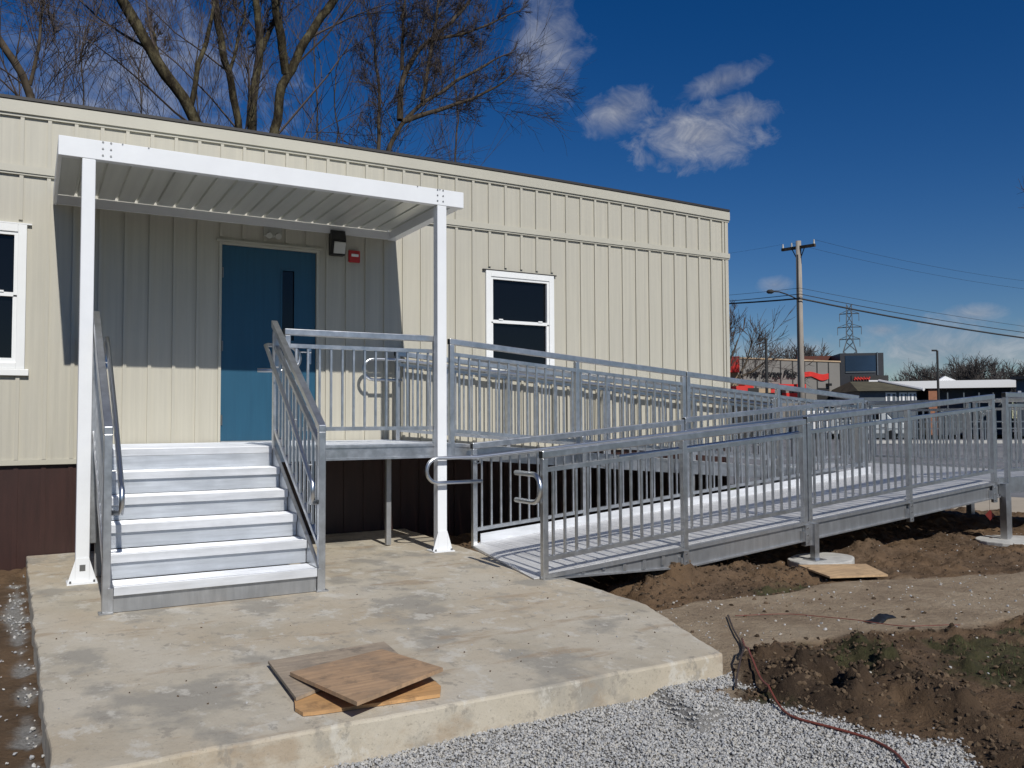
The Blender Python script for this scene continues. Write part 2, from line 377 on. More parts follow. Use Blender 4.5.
# ribbed pan
g = MB(); nr = 19; rx0, rx1 = CX0+.031, CX1-.101; st = (rx1-rx0)/nr; prof = []
for i in range(nr):
    x = rx0+i*st; prof += [(x, 3.53), (x+st*.82, 3.53), (x+st*.87, 3.556), (x+st*.96, 3.556)]
prof.append((rx1, 3.53)); n = len(prof)
vs = [(x, y, z+dz) for y in (CY+.076, -.075) for dz in (0, .004) for x, z in prof]
fs = []
for i in range(n-1): fs += [(i, i+1, 2*n+i+1, 2*n+i), (n+i, 3*n+i, 3*n+i+1, n+i+1)]
g.add(vs, fs); g.build('roof_pan', M['pan'], cn)
for px in (.364+.01, 3.525):
    g = MB(); g.box(px-.05, px+.05, CY+.002, CY+.102, .012, CZ0-.001); post = g.build('post', M['white'], cn, bevel=.006)
    g = MB(); g.box(px-.11, px+.11, CY-.05, CY+.15, 0.001, .012); g.build('base_plate', M['white'], post)
    g = MB()
    for sx in (-1, 1):
        g.add([(px+sx*.051, CY+.0, .0125), (px+sx*.105, CY+.0, .0125), (px+sx*.051, CY+.0, .19), (px+sx*.051, CY-.006, .0125), (px+sx*.105, CY-.006, .0125), (px+sx*.051, CY-.006, .19)],
              [(0,1,2),(3,5,4),(0,3,4,1),(1,4,5,2),(2,5,3,0)])
    g.box(px-.05, px+.05, CY-.006, CY+.001, .0125, .2); g.build('gusset', M['white'], post)
    for sx in (-.085, .085):
        g = MB(); g.tube([(px+sx, CY-.03, .0122), (px+sx, CY-.03, .03)], .009, 6); g.build('anchor_bolt', M['bolt'], post)
    if px < 1:
        g = MB(); g.box(px-.02, px+.022, CY-.0075, CY-.0062, .10, .15); g.build('sticker', M['bolt'], post)
    cx = px+.0
    for dx in (-.03, .03):
        for z in (3.465, 3.52, 3.575):
            g = MB(); g.tube([(cx+dx+(.13 if px < 1 else -.02), CY-.006, z), (cx+dx+(.13 if px < 1 else -.02), CY+.001, z)], .008, 6)
            g.build('bolt', M['bolt'], cn)
for xx in (.62, 1.02-.2, 3.26, 3.72-.22, ):
    g = MB(); g.tube([(xx, CY-.006, 3.58), (xx, CY+.001, 3.58)], .006, 6); g.build('bolt', M['bolt'], cn)

# ================================================================== ALUMINIUM STAIRS / RAMPS
def guardrail(parent, A, B, H=1.04, posts=(0, 1), post_drop=(.16, .16), spacing=.115, cap=True, gap=.10, end_in=0, toe=False, raft=.06, drop_list=None, ptop=None):
    """A, B: surface points (x,y,z). vertical-plane guard with rails parallel to A-B"""
    A, B = V(A), V(B); d = B-A; L = math.hypot(d.x, d.y); P = lambda t, h: A+d*t+V((0, 0, h))
    root_w = A+V((0, 0, 0))
    g = MB(); g.beam(P(0, H-.03), P(1, H-.03), .055, .06)
    rail = g.build('guardrail', M['alu'], parent, bevel=.006)      # top rail carries the rest
    ee = .003
    g = MB(); g.beam(P(ee, H-.155), P(1-ee, H-.155), .036, .036); g.build('upper_rail', M['alu'], rail)
    g = MB(); g.beam(P(ee, gap+.02), P(1-ee, gap+.02), .036, .036); g.build('bottom_rail', M['alu'], rail)
    tl = []
    for i, t in enumerate(posts):
        pd = drop_list[i] if drop_list else .16
        p = P(t, 0); dx = d.x/L*.028; dy = d.y/L*.028
        if t == 0: p += V((dx, dy, 0))
        if t == 1: p -= V((dx, dy, 0))
        g = MB(); g.beam(p+V((0, 0, -pd)), p+V((0, 0, H-.061)), .05, .05, up=(d.x/L, d.y/L, 0)); g.build('rail_post', M['alu'], rail, bevel=.004)
        tl.append(t*L)
    n = int(L/spacing); proto = None
    for i in range(1, n+1):
        s_ = i*L/(n+1)
        if any(abs(s_-q) < .055 for q in tl): continue
        p = P(s_/L, gap+.036)
        hh = H-.171-gap-.034
        if proto is None:
            g = MB(); g.box(p.x-.0095, p.x+.0095, p.y-.0095, p.y+.0095, p.z, p.z+hh); proto = g.build('baluster', M['alu'], rail)
        else: dup(proto, p, rail)
    # black end plugs
    for t, sg in ((0, -1), (1, 1)):
        q = P(t, H-.03); u = V((d.x/L, d.y/L, d.z/L))*sg
        g = MB(); g.beam(q+u*.0005, q+u*.004, .05, .054); g.build('end_plug', M['black'], rail)
    return rail
def arc(c, r, a0, a1, u, v, n=10):
    c, u, v = V(c), V(u), V(v); return [c+u*(r*math.cos(a0+(a1-a0)*i/n))+v*(r*math.sin(a0+(a1-a0)*i/n)) for i in range(n+1)]

DZ = 1.06
# ---- stairs
st_ = thing('entrance_stairs', (1.18, -2.4, 0), 'five-tread aluminium stairs with picket guards under the white canopy', 'stairs')
SX0, SX1 = .50, 1.885; RUN = .28; RISE = DZ/6
for i in range(1, 6):
    zt = DZ-RISE*i; y1 = -1.75-RUN*(i-1); y0 = y1-RUN
    g = MB(); g.box(SX0, SX1, y0-.012, y1-.014, zt-.022, zt)
    g.box(SX0, SX1, y0-.016, y0+.012, zt-.058, zt+.001)
    for k in range(9): g.box(SX0+.004, SX1-.004, y0+.03+k*.026, y0+.042+k*.026, zt, zt+.0025)
    g.build('tread', M['tread'], st_, bevel=.002)
    g = MB(); g.box(SX0, SX1, y0+.014, y0+.02, zt-RISE+.003 if i < 5 else .004, zt-.023); g.build('riser', M['riser'] if i < 5 else M['alu_dull'], st_)
g = MB(); g.box(SX0, SX1, -1.764, -1.758, DZ-RISE+.003, DZ-.06); r_ = g.build('riser', M['riser'], st_)
g = MB(); p = atY(190, 452, -1.765); g.box(p.x-.005, p.x+.055, -1.767, -1.7645, p.z-.02, p.z+.012); g.build('sticker', M['vinyl'], r_)
for xx in (SX0-.034, SX1+.004):
    g = MB(); x1 = xx+.03
    pr = [(-3.165, .0), (-2.93, 0), (-1.77, .74), (-1.77, DZ-.01), (-3.165, .17)]
    g.add([(xx, y, z) for y, z in pr]+[(x1, y, z) for y, z in pr], [(0,1,2,3,4)[::-1], (5,6,7,8,9)]+[(i, (i+1)%5, 5+(i+1)%5, 5+i) for i in range(5)])
    g.build('stringer', M['alu'], st_)
def stair_guard(x, side):
    A = V((x, -3.155, .0)); B = V((x, -1.70, .93)); d = B-A
    def P(y, h): t = (y-A.y)/(B.y-A.y); return V((x, y, A.z+(B.z-A.z)*t+h))
    H = 1.25
    g = MB(); g.beam(P(-3.155, H-.03), P(-1.66, H-.03), .055, .065); rail = g.build('stair_guardrail', M['alu'], st_, bevel=.005)
    g = MB(); g.beam(P(-3.13, H-.19), P(-1.76, H-.19), .036, .04); g.build('upper_rail', M['alu'], rail)
    g = MB(); g.beam(P(-3.13, .30), P(-1.76, .30), .036, .04); g.build('bottom_rail', M['alu'], rail)
    g = MB(); p = P(-3.13, 0); g.box(x-.026, x+.026, -3.157, -3.105, .012, P(-3.13, H-.065).z); g.build('newel_post', M['alu'], rail, bevel=.004)
    g = MB(); g.box(x-.026, x+.026, -1.745, -1.695, .30, P(-1.72, H-.065).z); g.build('newel_post', M['alu'], rail, bevel=.004)
    g = MB(); g.box(x-.045, x+.045, -3.175, -3.085, 0.001, .011); g.build('foot_plate', M['alu_dull'], rail)
    proto = None
    for i in range(1, 12):
        y = -3.13+i*.114; p = P(y, .321)
        g = MB(); g.box(x-.0095, x+.0095, y-.0095, y+.0095, p.z-.004, P(y, H-.20).z)
        if proto is None: proto = g.build('baluster', M['alu'], rail)
        else: dup(proto, (p.x, p.y, p.z-.004), rail)
    return P
for x, sd in ((.455, 1), (1.925, -1)):
    P = stair_guard(x, sd); xi = x+sd*.085; hh = .93
    path = []
    if sd == -1:   # right handrail wraps the newel at the top
        z1 = P(-1.70, 1.05).z
        path += [V((1.79, -1.60, z1-.23)), V((2.03, -1.64, z1-.23))]+arc((2.05, -1.64, z1-.115), .115, -PI/2, PI/2, (1, 0, 0), (0, 0, 1), 10)[1:-1]+[V((2.03, -1.64, z1)), V((1.87, -1.655, z1)), V((xi, -1.70, z1-.01))]
    else:
        z1 = P(-1.70, 1.05).z
        path += [V((xi-.06, -1.62, z1-.24)), V((xi, -1.58, z1-.24)), V((xi, -1.56, z1-.12)), V((xi, -1.60, z1-.01)), V((xi, -1.70, z1))]
    yb = -3.11
    path += [P(-1.78, 1.035)+V((sd*.085, 0, 0)), P(-2.5, .96)+V((sd*.085, 0, 0)), P(-3.02, .86)+V((sd*.085, 0, 0))]
    pz = P(yb, .84).z; path += [V((xi, yb-.02, pz-.02)), V((xi, yb-.075, pz-.05)), V((xi, yb-.075, pz-.15)), V((xi, yb-.03, pz-.2)), V((x+sd*.03, yb, pz-.2))]
    g = MB(); g.tube(path, .019, 10); hr = g.build('handrail', M['pipe'], st_, smooth=True)
    for yy in (-1.9, -2.5, -2.95):
        t = (yy+1.78)/(-3.02+1.78); p = P(yy, 1.035-.175*t)
        g = MB(); g.tube([p+V((sd*.085, 0, -.012)), p+V((sd*.085, 0, -.055)), p+V((sd*.02, 0, -.06))], .008, 6); g.build('bracket', M['pipe'], hr)

# ---- platform
pf = thing('entrance_platform', (2.05, -.9, 0), 'aluminium entrance platform in front of the blue door, level with the stair top', 'platform')
PX0, PX1 = .44, 3.66
def planks(x0, x1, y0, y1, za, zb, m_, parent, name, pitch=.152, along='x'):
    """planks lie across the run; surface slopes from za at x0 to zb at x1"""
    g = MB(); n = max(1, int(round((x1-x0)/pitch))); w = (x1-x0)/n; sl = (zb-za)/(x1-x0)
    for i in range(n):
        a, b = x0+i*w+.002, x0+(i+1)*w-.002; z0, z1 = za+sl*(a-x0), za+sl*(b-x0)
        g.add([(a,y0,z0-.03),(b,y0,z1-.03),(b,y1,z1-.03),(a,y1,z0-.03),(a,y0,z0),(b,y0,z1),(b,y1,z1),(a,y1,z0)],
              [(0,3,2,1),(4,5,6,7),(0,1,5,4),(1,2,6,5),(2,3,7,6),(3,0,4,7)])
        for k in range(5):
            aa = a+(b-a)*(k+.5)/5; zz = za+sl*(aa-x0)
            g.box(aa-.004, aa+.004, y0, y1, zz-.001, zz+.0022)
    return g.build(name, m_, parent)
g = MB(); n = 11; w = (1.72-.02)/n
for i in range(n):
    a = -1.735+i*w; g.box(PX0+.03, PX1-.01, a+.002, a+w-.002, DZ-.03, DZ)
    for k in range(4): g.box(PX0+.03, PX1-.01, a+w*(k+.5)/4-.004, a+w*(k+.5)/4+.004, DZ-.001, DZ+.0022)
g.build('deck', M['tread'], pf)
g = MB(); g.box(SX0, SX1, -1.768, -1.738, DZ-.058, DZ+.001); g.build('nosing', M['tread'], pf, bevel=.002)
g = MB(); g.box(SX1+.035, PX1, -1.76, -1.737, .915, DZ); g.box(SX1+.035, PX1, -1.775, -1.7605, .915, .935); g.box(SX1+.035, PX1, -1.775, -1.7605, DZ-.03, DZ-.01)
g.build('edge_beam', M['alu'], pf)
g = MB(); g.box(PX0, PX0+.03, -1.73, -.03, .915, DZ); g.build('edge_beam', M['alu'], pf)
for xx, yy in ((.5, -.15), (.5, -1.6), (atY(388, 500, -1.2).x, -1.2)):
    g = MB(); g.box(xx-.025, xx+.025, yy-.025, yy+.025, -.3 if yy > -1 else .01, DZ-.031); g.build('leg', M['alu_dull'], pf)
guardrail(pf, (2.0, -1.725, DZ), (3.54, -1.725, DZ), H=1.07, posts=(0, 1), drop_list=(.10, .14), gap=.13)
guardrail(pf, (.455, -1.62, DZ), (.455, -.06, DZ), H=1.07, posts=(0, 1), drop_list=(.10, .10), gap=.13)

# ---- upper ramp along the wall
LX0 = 9.86; LZ = .545
ur = thing('upper_ramp', (6.8, -.9, 0), 'upper aluminium ramp running down along the cream wall from the platform', 'ramp')
UZ = lambda x: DZ+(LZ-DZ)*(x-3.67)/(LX0-3.67)
planks(3.67, LX0, -1.68, -.16, DZ, LZ, M['deck'], ur, 'deck')
for yy in (-1.70, -.15):
    g = MB(); g.beam((3.67, yy, UZ(3.67)-.082), (LX0, yy, UZ(LX0)-.082), .03, .16); g.beam((3.67, yy-.021, UZ(3.67)-.02), (LX0, yy-.021, UZ(LX0)-.02), .012, .03)
    g.build('side_beam', M['alu'], ur)
xm = 6.76
for y, xa in ((-1.725, 3.66), (-.12, 3.72)):
    guardrail(ur, (xa, y, UZ(xa)), (xm, y, UZ(xm)), H=1.05, posts=(0, .5, 1), drop_list=(.16, .14, .16))
    guardrail(ur, (xm+.012, y, UZ(xm+.012)), (LX0-.02, y, UZ(LX0-.02)), H=1.05, posts=(0, .5, 1), drop_list=(.16, .14, .16))
for xx in (6.9, 9.6):
    for yy in (-1.66, -.2):
        g = MB(); g.box(xx-.028, xx+.028, yy-.028, yy+.028, -.3, UZ(xx)-.03); g.build('leg', M['alu_dull'], ur)
# handrail of the back guard with its loop
def ramp_handrail(parent, xa, xb, y, zf, off, loop=True, h0=.87, dx=.40):
    yy = y+off; g = MB(); z0 = zf(xa)+h0
    sl = (zf(xb)-zf(xa))/(xb-xa)
    path = []
    if loop:
        path += [V((xa+.05, yy, z0-.24)), V((xa-dx+.12, yy, z0-.24))]+arc((xa-dx+.12, yy, z0-.12), .12, -PI/2, -3*PI/2, (1, 0, 0), (0, 0, 1), 12)[1:-1]+[V((xa-dx+.12, yy, z0)), V((xa, yy, z0))]
    path += [V((xa+(xb-xa)*t, yy, zf(xa+(xb-xa)*t)+h0)) for t in (.04, .5, 1)]
    g.tube(path, .019, 10); hr = g.build('handrail', M['pipe'], parent, smooth=True)
    n = int((xb-xa)/1.5)
    for i in range(n+1):
        x = xa+.03+(xb-xa-.06)*i/n; z = zf(x)+h0
        g = MB(); g.tube([(x, yy, z-.014), (x, yy, z-.06), (x, y+.028*(1 if off > 0 else -1), z-.065)], .008, 6); g.build('bracket', M['pipe'], hr)
    return hr
ramp_handrail(ur, 3.72, LX0-.05, -.12, UZ, -.085, True, .94, .42)
ramp_handrail(ur, 3.72, LX0-.05, -1.725, UZ, .085, False, .88)
# ---- lower ramp
lr = thing('lower_ramp', (6.7, -2.7, 0), 'lower aluminium ramp rising from the concrete slab towards the turning landing', 'ramp')
NZ = lambda x: .035+(LZ-.035)*(x-3.62)/(LX0-3.62)
planks(3.93, LX0, -3.58, -1.86, NZ(3.93), LZ, M['deck'], lr, 'deck')
zq = NZ(3.928)
g = MB(); g.add([(3.53,-3.58,.004),(3.928,-3.58,.004),(3.928,-1.86,.004),(3.86,-1.86,.004),(3.53,-3.58,.012),(3.928,-3.58,zq),(3.928,-1.86,zq),(3.86,-1.86,.03)],
      [(0,3,2,1),(4,5,6,7),(0,1,5,4),(1,2,6,5),(2,3,7,6),(3,0,4,7)]); g.build('transition_plate', M['deck'], lr)
for yy, sg in ((-3.605, -1), (-1.845, 1)):
    g = MB()
    xa = 3.6 if sg < 0 else 3.87
    def q(x, lo): return (x, yy, NZ(x)+lo)
    # channel: deep web, tapered at the slab end, lips top and bottom
    x_t = 5.1
    prof = [(xa, .005, .03), (x_t, NZ(x_t)-.19, NZ(x_t)-.002), (LX0, NZ(LX0)-.19, NZ(LX0)-.002)]
    vs = []
    for x, zl, zh in prof: vs += [(x, yy-.01, zl), (x, yy+.01, zl), (x, yy+.01, zh), (x, yy-.01, zh)]
    fs = []
    for i in range(2): o = 4*i; fs += [(o, o+4, o+7, o+3), (o+1, o+2, o+6, o+5), (o+3, o+7, o+6, o+2), (o, o+1, o+5, o+4)]
    fs += [(0,3,2,1), (8,9,10,11)]; g.add(vs, fs)
    y2 = yy+sg*.025
    g.beam((xa, y2, .025), (x_t, y2, NZ(x_t)-.02), .03, .03); g.beam((x_t, y2, NZ(x_t)-.02), (LX0, y2, NZ(LX0)-.02), .03, .03)
    g.beam((xa, y2, .008), (x_t, y2, NZ(x_t)-.185), .03, .012); g.beam((x_t, y2, NZ(x_t)-.185), (LX0, y2, NZ(LX0)-.185), .03, .012)
    g.build('side_beam', M['alu_dull'], lr)
for k in range(6):
    g = MB(); x = 3.75+k*.21; g.box(x, x+.035, -3.636, -3.616, NZ(x)-.12 if k > 2 else .018+k*.005, NZ(x)-.04+(.03 if k < 2 else 0)); g.build('stiffener', M['alu'], lr)
xm = 6.63
for y, xs0 in ((-3.62, 3.58), (-1.835, 3.86)):
    guardrail(lr, (xs0, y, NZ(xs0)), (xm, y, NZ(xm)), H=1.0, posts=(0, .49, 1), drop_list=(.035, .24, .24), gap=.11)
    guardrail(lr, (xm+.012, y, NZ(xm+.012)), (LX0-.06, y, NZ(LX0-.06)), H=1.02, posts=(0, .5, 1), drop_list=(.24, .24, .24), gap=.11)
for x in (5.06, 6.60, 8.2, 9.72):
    g = MB(); g.box(x-.03, x+.03, -3.662, -3.648, NZ(x)-.23, NZ(x)-.03)
    g.box(x-.055, x-.032, -3.655, -3.617, NZ(x)-.19, NZ(x)-.09); b0 = g.build('post_bracket', M['alu'], lr)
    g = MB()
    for z in (-.2, -.13, -.06): g.tube([(x, -3.67, NZ(x)+z), (x, -3.662, NZ(x)+z)], .008, 6)
    g.build('bolt', M['bolt'], b0)
for yy in (-3.655, -1.86):
    for xx in (6.70,):
        g = MB(); g.box(xx-.03, xx+.03, yy-.03, yy+.03, -.09, NZ(xx)-.03); lg = g.build('leg', M['alu'], lr)
        g = MB(); g.box(xx-.08, xx+.08, yy-.08, yy+.08, -.099, -.0895); g.build('foot_plate', M['alu'], lg)
g = MB(); g.beam((3.93, -1.885, NZ(3.93)+.045), (LX0, -1.885, NZ(LX0)+.045), .012, .09); g.build('kerb_plate', M['tread'], lr)
hr = ramp_handrail(lr, 3.88, LX0-.1, -1.835, NZ, -.085, True, .86, .55)
ramp_handrail(lr, 4.2, LX0-.1, -3.62, NZ, .085, False, .86)
# return loop at the foot of the near guard, tubes pointing across the ramp
pa = atY(546, 474, -3.68)
z1, z0_ = .845, .62
g = MB(); xx = 3.53
g.tube([V((xx, -3.30, z1)), V((xx, -3.58, z1))]+arc((xx, -3.58, (z1+z0_)/2), (z1-z0_)/2, PI/2, -PI/2, (0, -1, 0), (0, 0, 1), 12)[1:-1]+[V((xx, -3.58, z0_)), V((xx, -3.30, z0_))], .021, 12)
g.build('handrail_return', M['pipe'], lr, smooth=True)

# ---- landing
ld = thing('turning_landing', (10.9, -1.9, 0), 'raised aluminium turning landing joining the two ramps at the right', 'platform')
LX1 = 12.1
planks(LX0+.01, LX1, -3.58, -.16, LZ, LZ, M['deck'], ld, 'deck')
for a, b in (((LX0+.01, -3.605), (LX1, -3.605)), ((LX1+.012, -3.61), (LX1+.012, -.14)), ((LX0+.01, -.145), (LX1, -.145))):
    g = MB(); g.beam((*a, LZ-.06), (*b, LZ-.06), .025, .19); g.build('edge_beam', M['alu'], ld)
guardrail(ld, (LX0+.16, -3.62, LZ), (LX1, -3.62, LZ), H=1.04, posts=(0, 1), drop_list=(.7, .16))
guardrail(ld, (LX1+.01, -3.57, LZ), (LX1+.01, -1.95, LZ), H=1.02, posts=(0, 1), drop_list=(.7, .16))
guardrail(ld, (LX1+.01, -1.9, LZ), (LX1+.01, -.16, LZ), H=1.02, posts=(0, 1), drop_list=(.16, .7))
guardrail(ld, (LX0+.02, -.12, LZ), (LX1, -.12, LZ), H=1.04, posts=(0, 1), drop_list=(.16, .16))
for xx, yy in ((9.92, -3.655), (9.92, -1.8), (9.92, -.2), (12.05, -1.9)):
    g = MB(); g.box(xx-.04, xx+.04, yy-.04, yy+.04, -.17, LZ-.03); lg = g.build('leg', M['alu'], ld)
    g = MB(); g.box(xx-.1, xx+.1, yy-.1, yy+.1, -.18, -.169); g.build('foot_plate', M['alu'], lg)

# ================================================================== GROUND
def inpoly(px, py, poly):
    n = len(poly); inside = np.zeros(px.shape, bool); dmin = np.full(px.shape, 1e9)
    for i in range(n):
        x1, y1 = poly[i]; x2, y2 = poly[(i+1) % n]
        c = ((y1 > py) != (y2 > py)) & (px < (x2-x1)*(py-y1)/((y2-y1) if y2 != y1 else 1e-9)+x1); inside ^= c
        t = np.clip(((px-x1)*(x2-x1)+(py-y1)*(y2-y1))/((x2-x1)**2+(y2-y1)**2), 0, 1)
        dmin = np.minimum(dmin, np.hypot(px-x1-t*(x2-x1), py-y1-t*(y2-y1)))
    return np.where(inside, dmin, -dmin)
def vnoise(X, Y, s, seed=0, octs=4):
    out = np.zeros(X.shape); amp = 1; tot = 0
    for o in range(octs):
        r = np.random.default_rng(seed*31+o); N = 256; T = r.random((N, N))
        gx = X*s+1000; gy = Y*s+1000; ix = np.floor(gx).astype(int); iy = np.floor(gy).astype(int); fx = gx-ix; fy = gy-iy
        fx = fx*fx*(3-2*fx); fy = fy*fy*(3-2*fy)
        a = T[ix % N, iy % N]; b = T[(ix+1) % N, iy % N]; c = T[ix % N, (iy+1) % N]; d = T[(ix+1) % N, (iy+1) % N]
        out += amp*((a*(1-fx)+b*fx)*(1-fy)+(c*(1-fx)+d*fx)*fy-.5)*2; tot += amp; amp *= .5; s *= 2.03
    return out/tot
def P2(pts, z=-.13): return [tuple(atZ(px, py, z)[:2]) for px, py in pts]
pathA = P2([(640, 612), (700, 601), (780, 592), (830, 582), (1060, 570), (1100, 600), (1000, 622), (940, 628), (880, 632), (800, 640), (748, 652), (740, 690), (700, 720), (640, 680)])
gravelP = P2([(200, 900), (230, 790), (300, 765), (420, 735), (560, 690), (650, 670), (760, 690), (700, 700), (800, 712), (860, 735), (960, 745), (1010, 800), (1100, 950), (600, 1100)], -.16)
gravelL = [(-.13, -.8), (-.03, -.8), (.09, -6.3), (.0, -6.3), (-.06, -4), (-.16, -2)]
grassP = [P2([(790, 640), (880, 640), (905, 690), (850, 700), (820, 670)]), P2([(930, 640), (1060, 615), (1100, 700), (990, 690), (940, 670)]), P2([(720, 590), (800, 582), (850, 590), (770, 600)]), P2([(740, 665), (775, 660), (790, 700), (750, 700)])]
GS = .024
xs = np.arange(-2.0, 13.2, GS); ys = np.arange(-8.6, .02, GS)
GX, GY = np.meshgrid(xs, ys, indexing='ij')
sp = inpoly(GX, GY, pathA)+.10*vnoise(GX, GY, 2.2, 1); sg = np.maximum(inpoly(GX, GY, gravelP)+.14*vnoise(GX, GY, 2.5, 2), inpoly(GX, GY, gravelL)+.10*vnoise(GX, GY, 4, 3)-.02)
sgr = np.maximum.reduce([inpoly(GX, GY, p) for p in grassP])+.28*vnoise(GX, GY, 2.6, 4)
sm = lambda a, lo, hi: np.clip((a-lo)/(hi-lo), 0, 1)**2*(3-2*np.clip((a-lo)/(hi-lo), 0, 1))
mp_, mg_ = sm(sp, -.05, .05), sm(sg, -.03, .03)
mgr = sm(sgr+.22*vnoise(GX, GY, 9, 40, 3), -.02, .16)*(1-mp_)*(1-mg_)*.85
HZ = -.15+.035*vnoise(GX, GY, .9, 5, 3)
rough = .045*vnoise(GX, GY, 3.2, 6, 5)+.035*np.abs(vnoise(GX, GY, 9, 7, 4))
def bump_at(px, py, h, rx, ry, ang=0, z=-.1, sharp=1):
    c = atZ(px, py, z); dx, dy = GX-c.x, GY-c.y; ca, sa = math.cos(ang), math.sin(ang)
    u, v = (dx*ca+dy*sa)/rx, (-dx*sa+dy*ca)/ry; return h*np.exp(-(u*u+v*v)*sharp)
mgw = sm(sg, -.45, .02)
H = HZ + rough*(1-.92*mp_)*(1-.93*mgw)
lump = np.clip(1+1.5*vnoise(GX, GY, 5, 8, 5), .1, 2.2)
mounds = bump_at(795, 685, .27, .26, .34, .9)+bump_at(785, 660, .06, .22, .2)+bump_at(925, 688, .12, .75, .12, 1.02)+bump_at(880, 658, .06, .35, .15, 1.0)+bump_at(1010, 745, .04, .35, .3)
mounds += bump_at(785, 572, .09, .28, .13)+bump_at(872, 548, .08, .5, .15)+bump_at(660, 575, .14, .45, .25)+bump_at(720, 570, .07, .35, .2)+bump_at(860, 728, .05, .3, .3)
H += mounds*lump*(1-mgw)
H += (mounds*.42+.010)*vnoise(GX, GY, 11, 18, 4)*(1-mgw)*(1-mp_)
H += .035*np.clip(vnoise(GX, GY, 6, 28, 4)-.12, 0, 1)*(1-mp_)*(1-mgw)*3
H -= np.exp(-(((GX-4.05)/.45)**2+((GY+3.1)/.9)**2))*.28         # pit beside the slab
H = np.where(mg_ > .5, H-.01, H); H = H*(1-mp_)+mp_*(-.125+.012*vnoise(GX, GY, 1.5, 9))
for (fx, fy) in ((6.80, -3.62), (9.95, -3.70), (6.75, -1.9)): H = H-.06*np.exp(-(((GX-fx)/.45)**2+((GY-fy)/.42)**2)**2)
edge = np.minimum.reduce([GX-xs[0], xs[-1]-GX, GY-ys[0]]); H = H-.12*np.exp(-edge/.12)
slabP = [(-.02, .0), (.085, -5.93), (3.32, -5.94), (3.74, -4.75), (3.79, -3.8), (3.85, -1.2), (3.9, .0)]
SL = inpoly(GX, GY, slabP)
H = np.where(SL > .01, np.minimum(H, -.06), H)
nx, ny = GX.shape
gv = np.stack([GX, GY, H], -1).reshape(-1, 3)
idx = np.arange(nx*ny).reshape(nx, ny)
gf = np.stack([idx[:-1, :-1], idx[1:, :-1], idx[1:, 1:], idx[:-1, 1:]], -1).reshape(-1, 4)
me = bpy.data.meshes.new('dirt_ground'); me.from_pydata(gv.tolist(), [], gf.tolist()); me.polygons.foreach_set('use_smooth', [True]*len(gf))
at = me.color_attributes.new('soil', 'FLOAT_COLOR', 'POINT')
at.data.foreach_set('color', np.stack([mp_, mg_, mgr, np.clip(mounds/.13, 0, 1)*(GY < -4.6)], -1).reshape(-1).astype(np.float32))
m_ = mat('dirt', (.15, .10, .065), .95, 0, .2)
n_, l_, b0 = nt(m_)
va = n_.new('ShaderNodeVertexColor'); va.layer_name = 'soil'; sepn = n_.new('ShaderNodeSeparateColor'); l_.new(va.outputs[0], sepn.inputs[0])
f = noise_node(m_, 3.5, (1, 1, 1), 9, .7, 'World'); f2 = noise_node(m_, .9, (1, 1, 1), 5, .6, 'World'); f3 = noise_node(m_, 45, (1, 1, 1), 5, .65, 'World')
c = ramp(m_, f, [(.3, (.07, .047, .030)), (.5, (.135, .09, .056)), (.7, (.20, .135, .085))])
c = mixc(m_, ramp(m_, f2, [(.42, (0,)*3), (.62, (.6,)*3)]), c, (.20, .125, .068))
c = mixc(m_, ramp(m_, f3, [(.62, (0,)*3), (.70, (.4,)*3)]), c, (.26, .23, .19))
pc = ramp(m_, noise_node(m_, 2.5, (1, 1, 1), 8, .65, 'World'), [(.3, (.23, .17, .115)), (.5, (.35, .27, .185)), (.7, (.43, .345, .245))])
pc = mixc(m_, ramp(m_, f3, [(.58, (0,)*3), (.66, (.5,)*3)]), pc, (.20, .16, .11))
gc = ramp(m_, noise_node(m_, 60, (1, 1, 1), 4, .7, 'World'), [(.3, (.20, .19, .175)), (.7, (.40, .39, .37))])
c = mixc(m_, va.outputs[1], c, ramp(m_, f, [(.35, (.035, .023, .015)), (.65, (.085, .058, .038))])); c = mixc(m_, sepn.outputs[0], c, pc); c = mixc(m_, sepn.outputs[1], c, gc)
grc = ramp(m_, f, [(.35, (.04, .042, .018)), (.65, (.08, .078, .034))]); c = mixc(m_, sepn.outputs[2], c, grc); setcol(m_, c)
bump(m_, noise_node(m_, 18, (1, 1, 1), 9, .75, 'World'), 1., .04)
me.materials.append(m_); dg = bpy.data.objects.new('dirt_ground', me); COL.objects.link(dg); struct(dg)
from mathutils.bvhtree import BVHTree
def ground_z(x, y):
    i = int(round((x-xs[0])/GS)); j = int(round((y-ys[0])/GS))
    if 0 <= i < nx and 0 <= j < ny: return float(H[i, j])
    return -.2
# wide ground sheet
m_ = mat('lawn_soil', (.08, .08, .04), .95, 0, .2)
c = ramp(m_, noise_node(m_, .25, (1, 1, 1), 8, .7, 'World'), [(.35, (.075, .07, .03)), (.6, (.06, .085, .03)), (.75, (.11, .10, .055))])
setcol(m_, mixc(m_, ramp(m_, noise_node(m_, 6, (1, 1, 1), 6, .7, 'World'), [(.4, (0,)*3), (.7, (.5,)*3)]), c, (.12, .09, .05)))
g = MB(); R = 3000
hx0, hx1, hy0, hy1 = xs[0]+.08, xs[-1]-.08, ys[0]+.08, ys[-1]
for x0, x1, y0, y1 in ((-R, hx0, -R, R), (hx1, R, -R, R), (hx0, hx1, -R, hy0), (hx0, hx1, hy1, R)): g.add([(x0, y0, -.20), (x1, y0, -.20), (x1, y1, -.20), (x0, y1, -.20)], [(0, 1, 2, 3)]); struct(g.build('ground', m_))
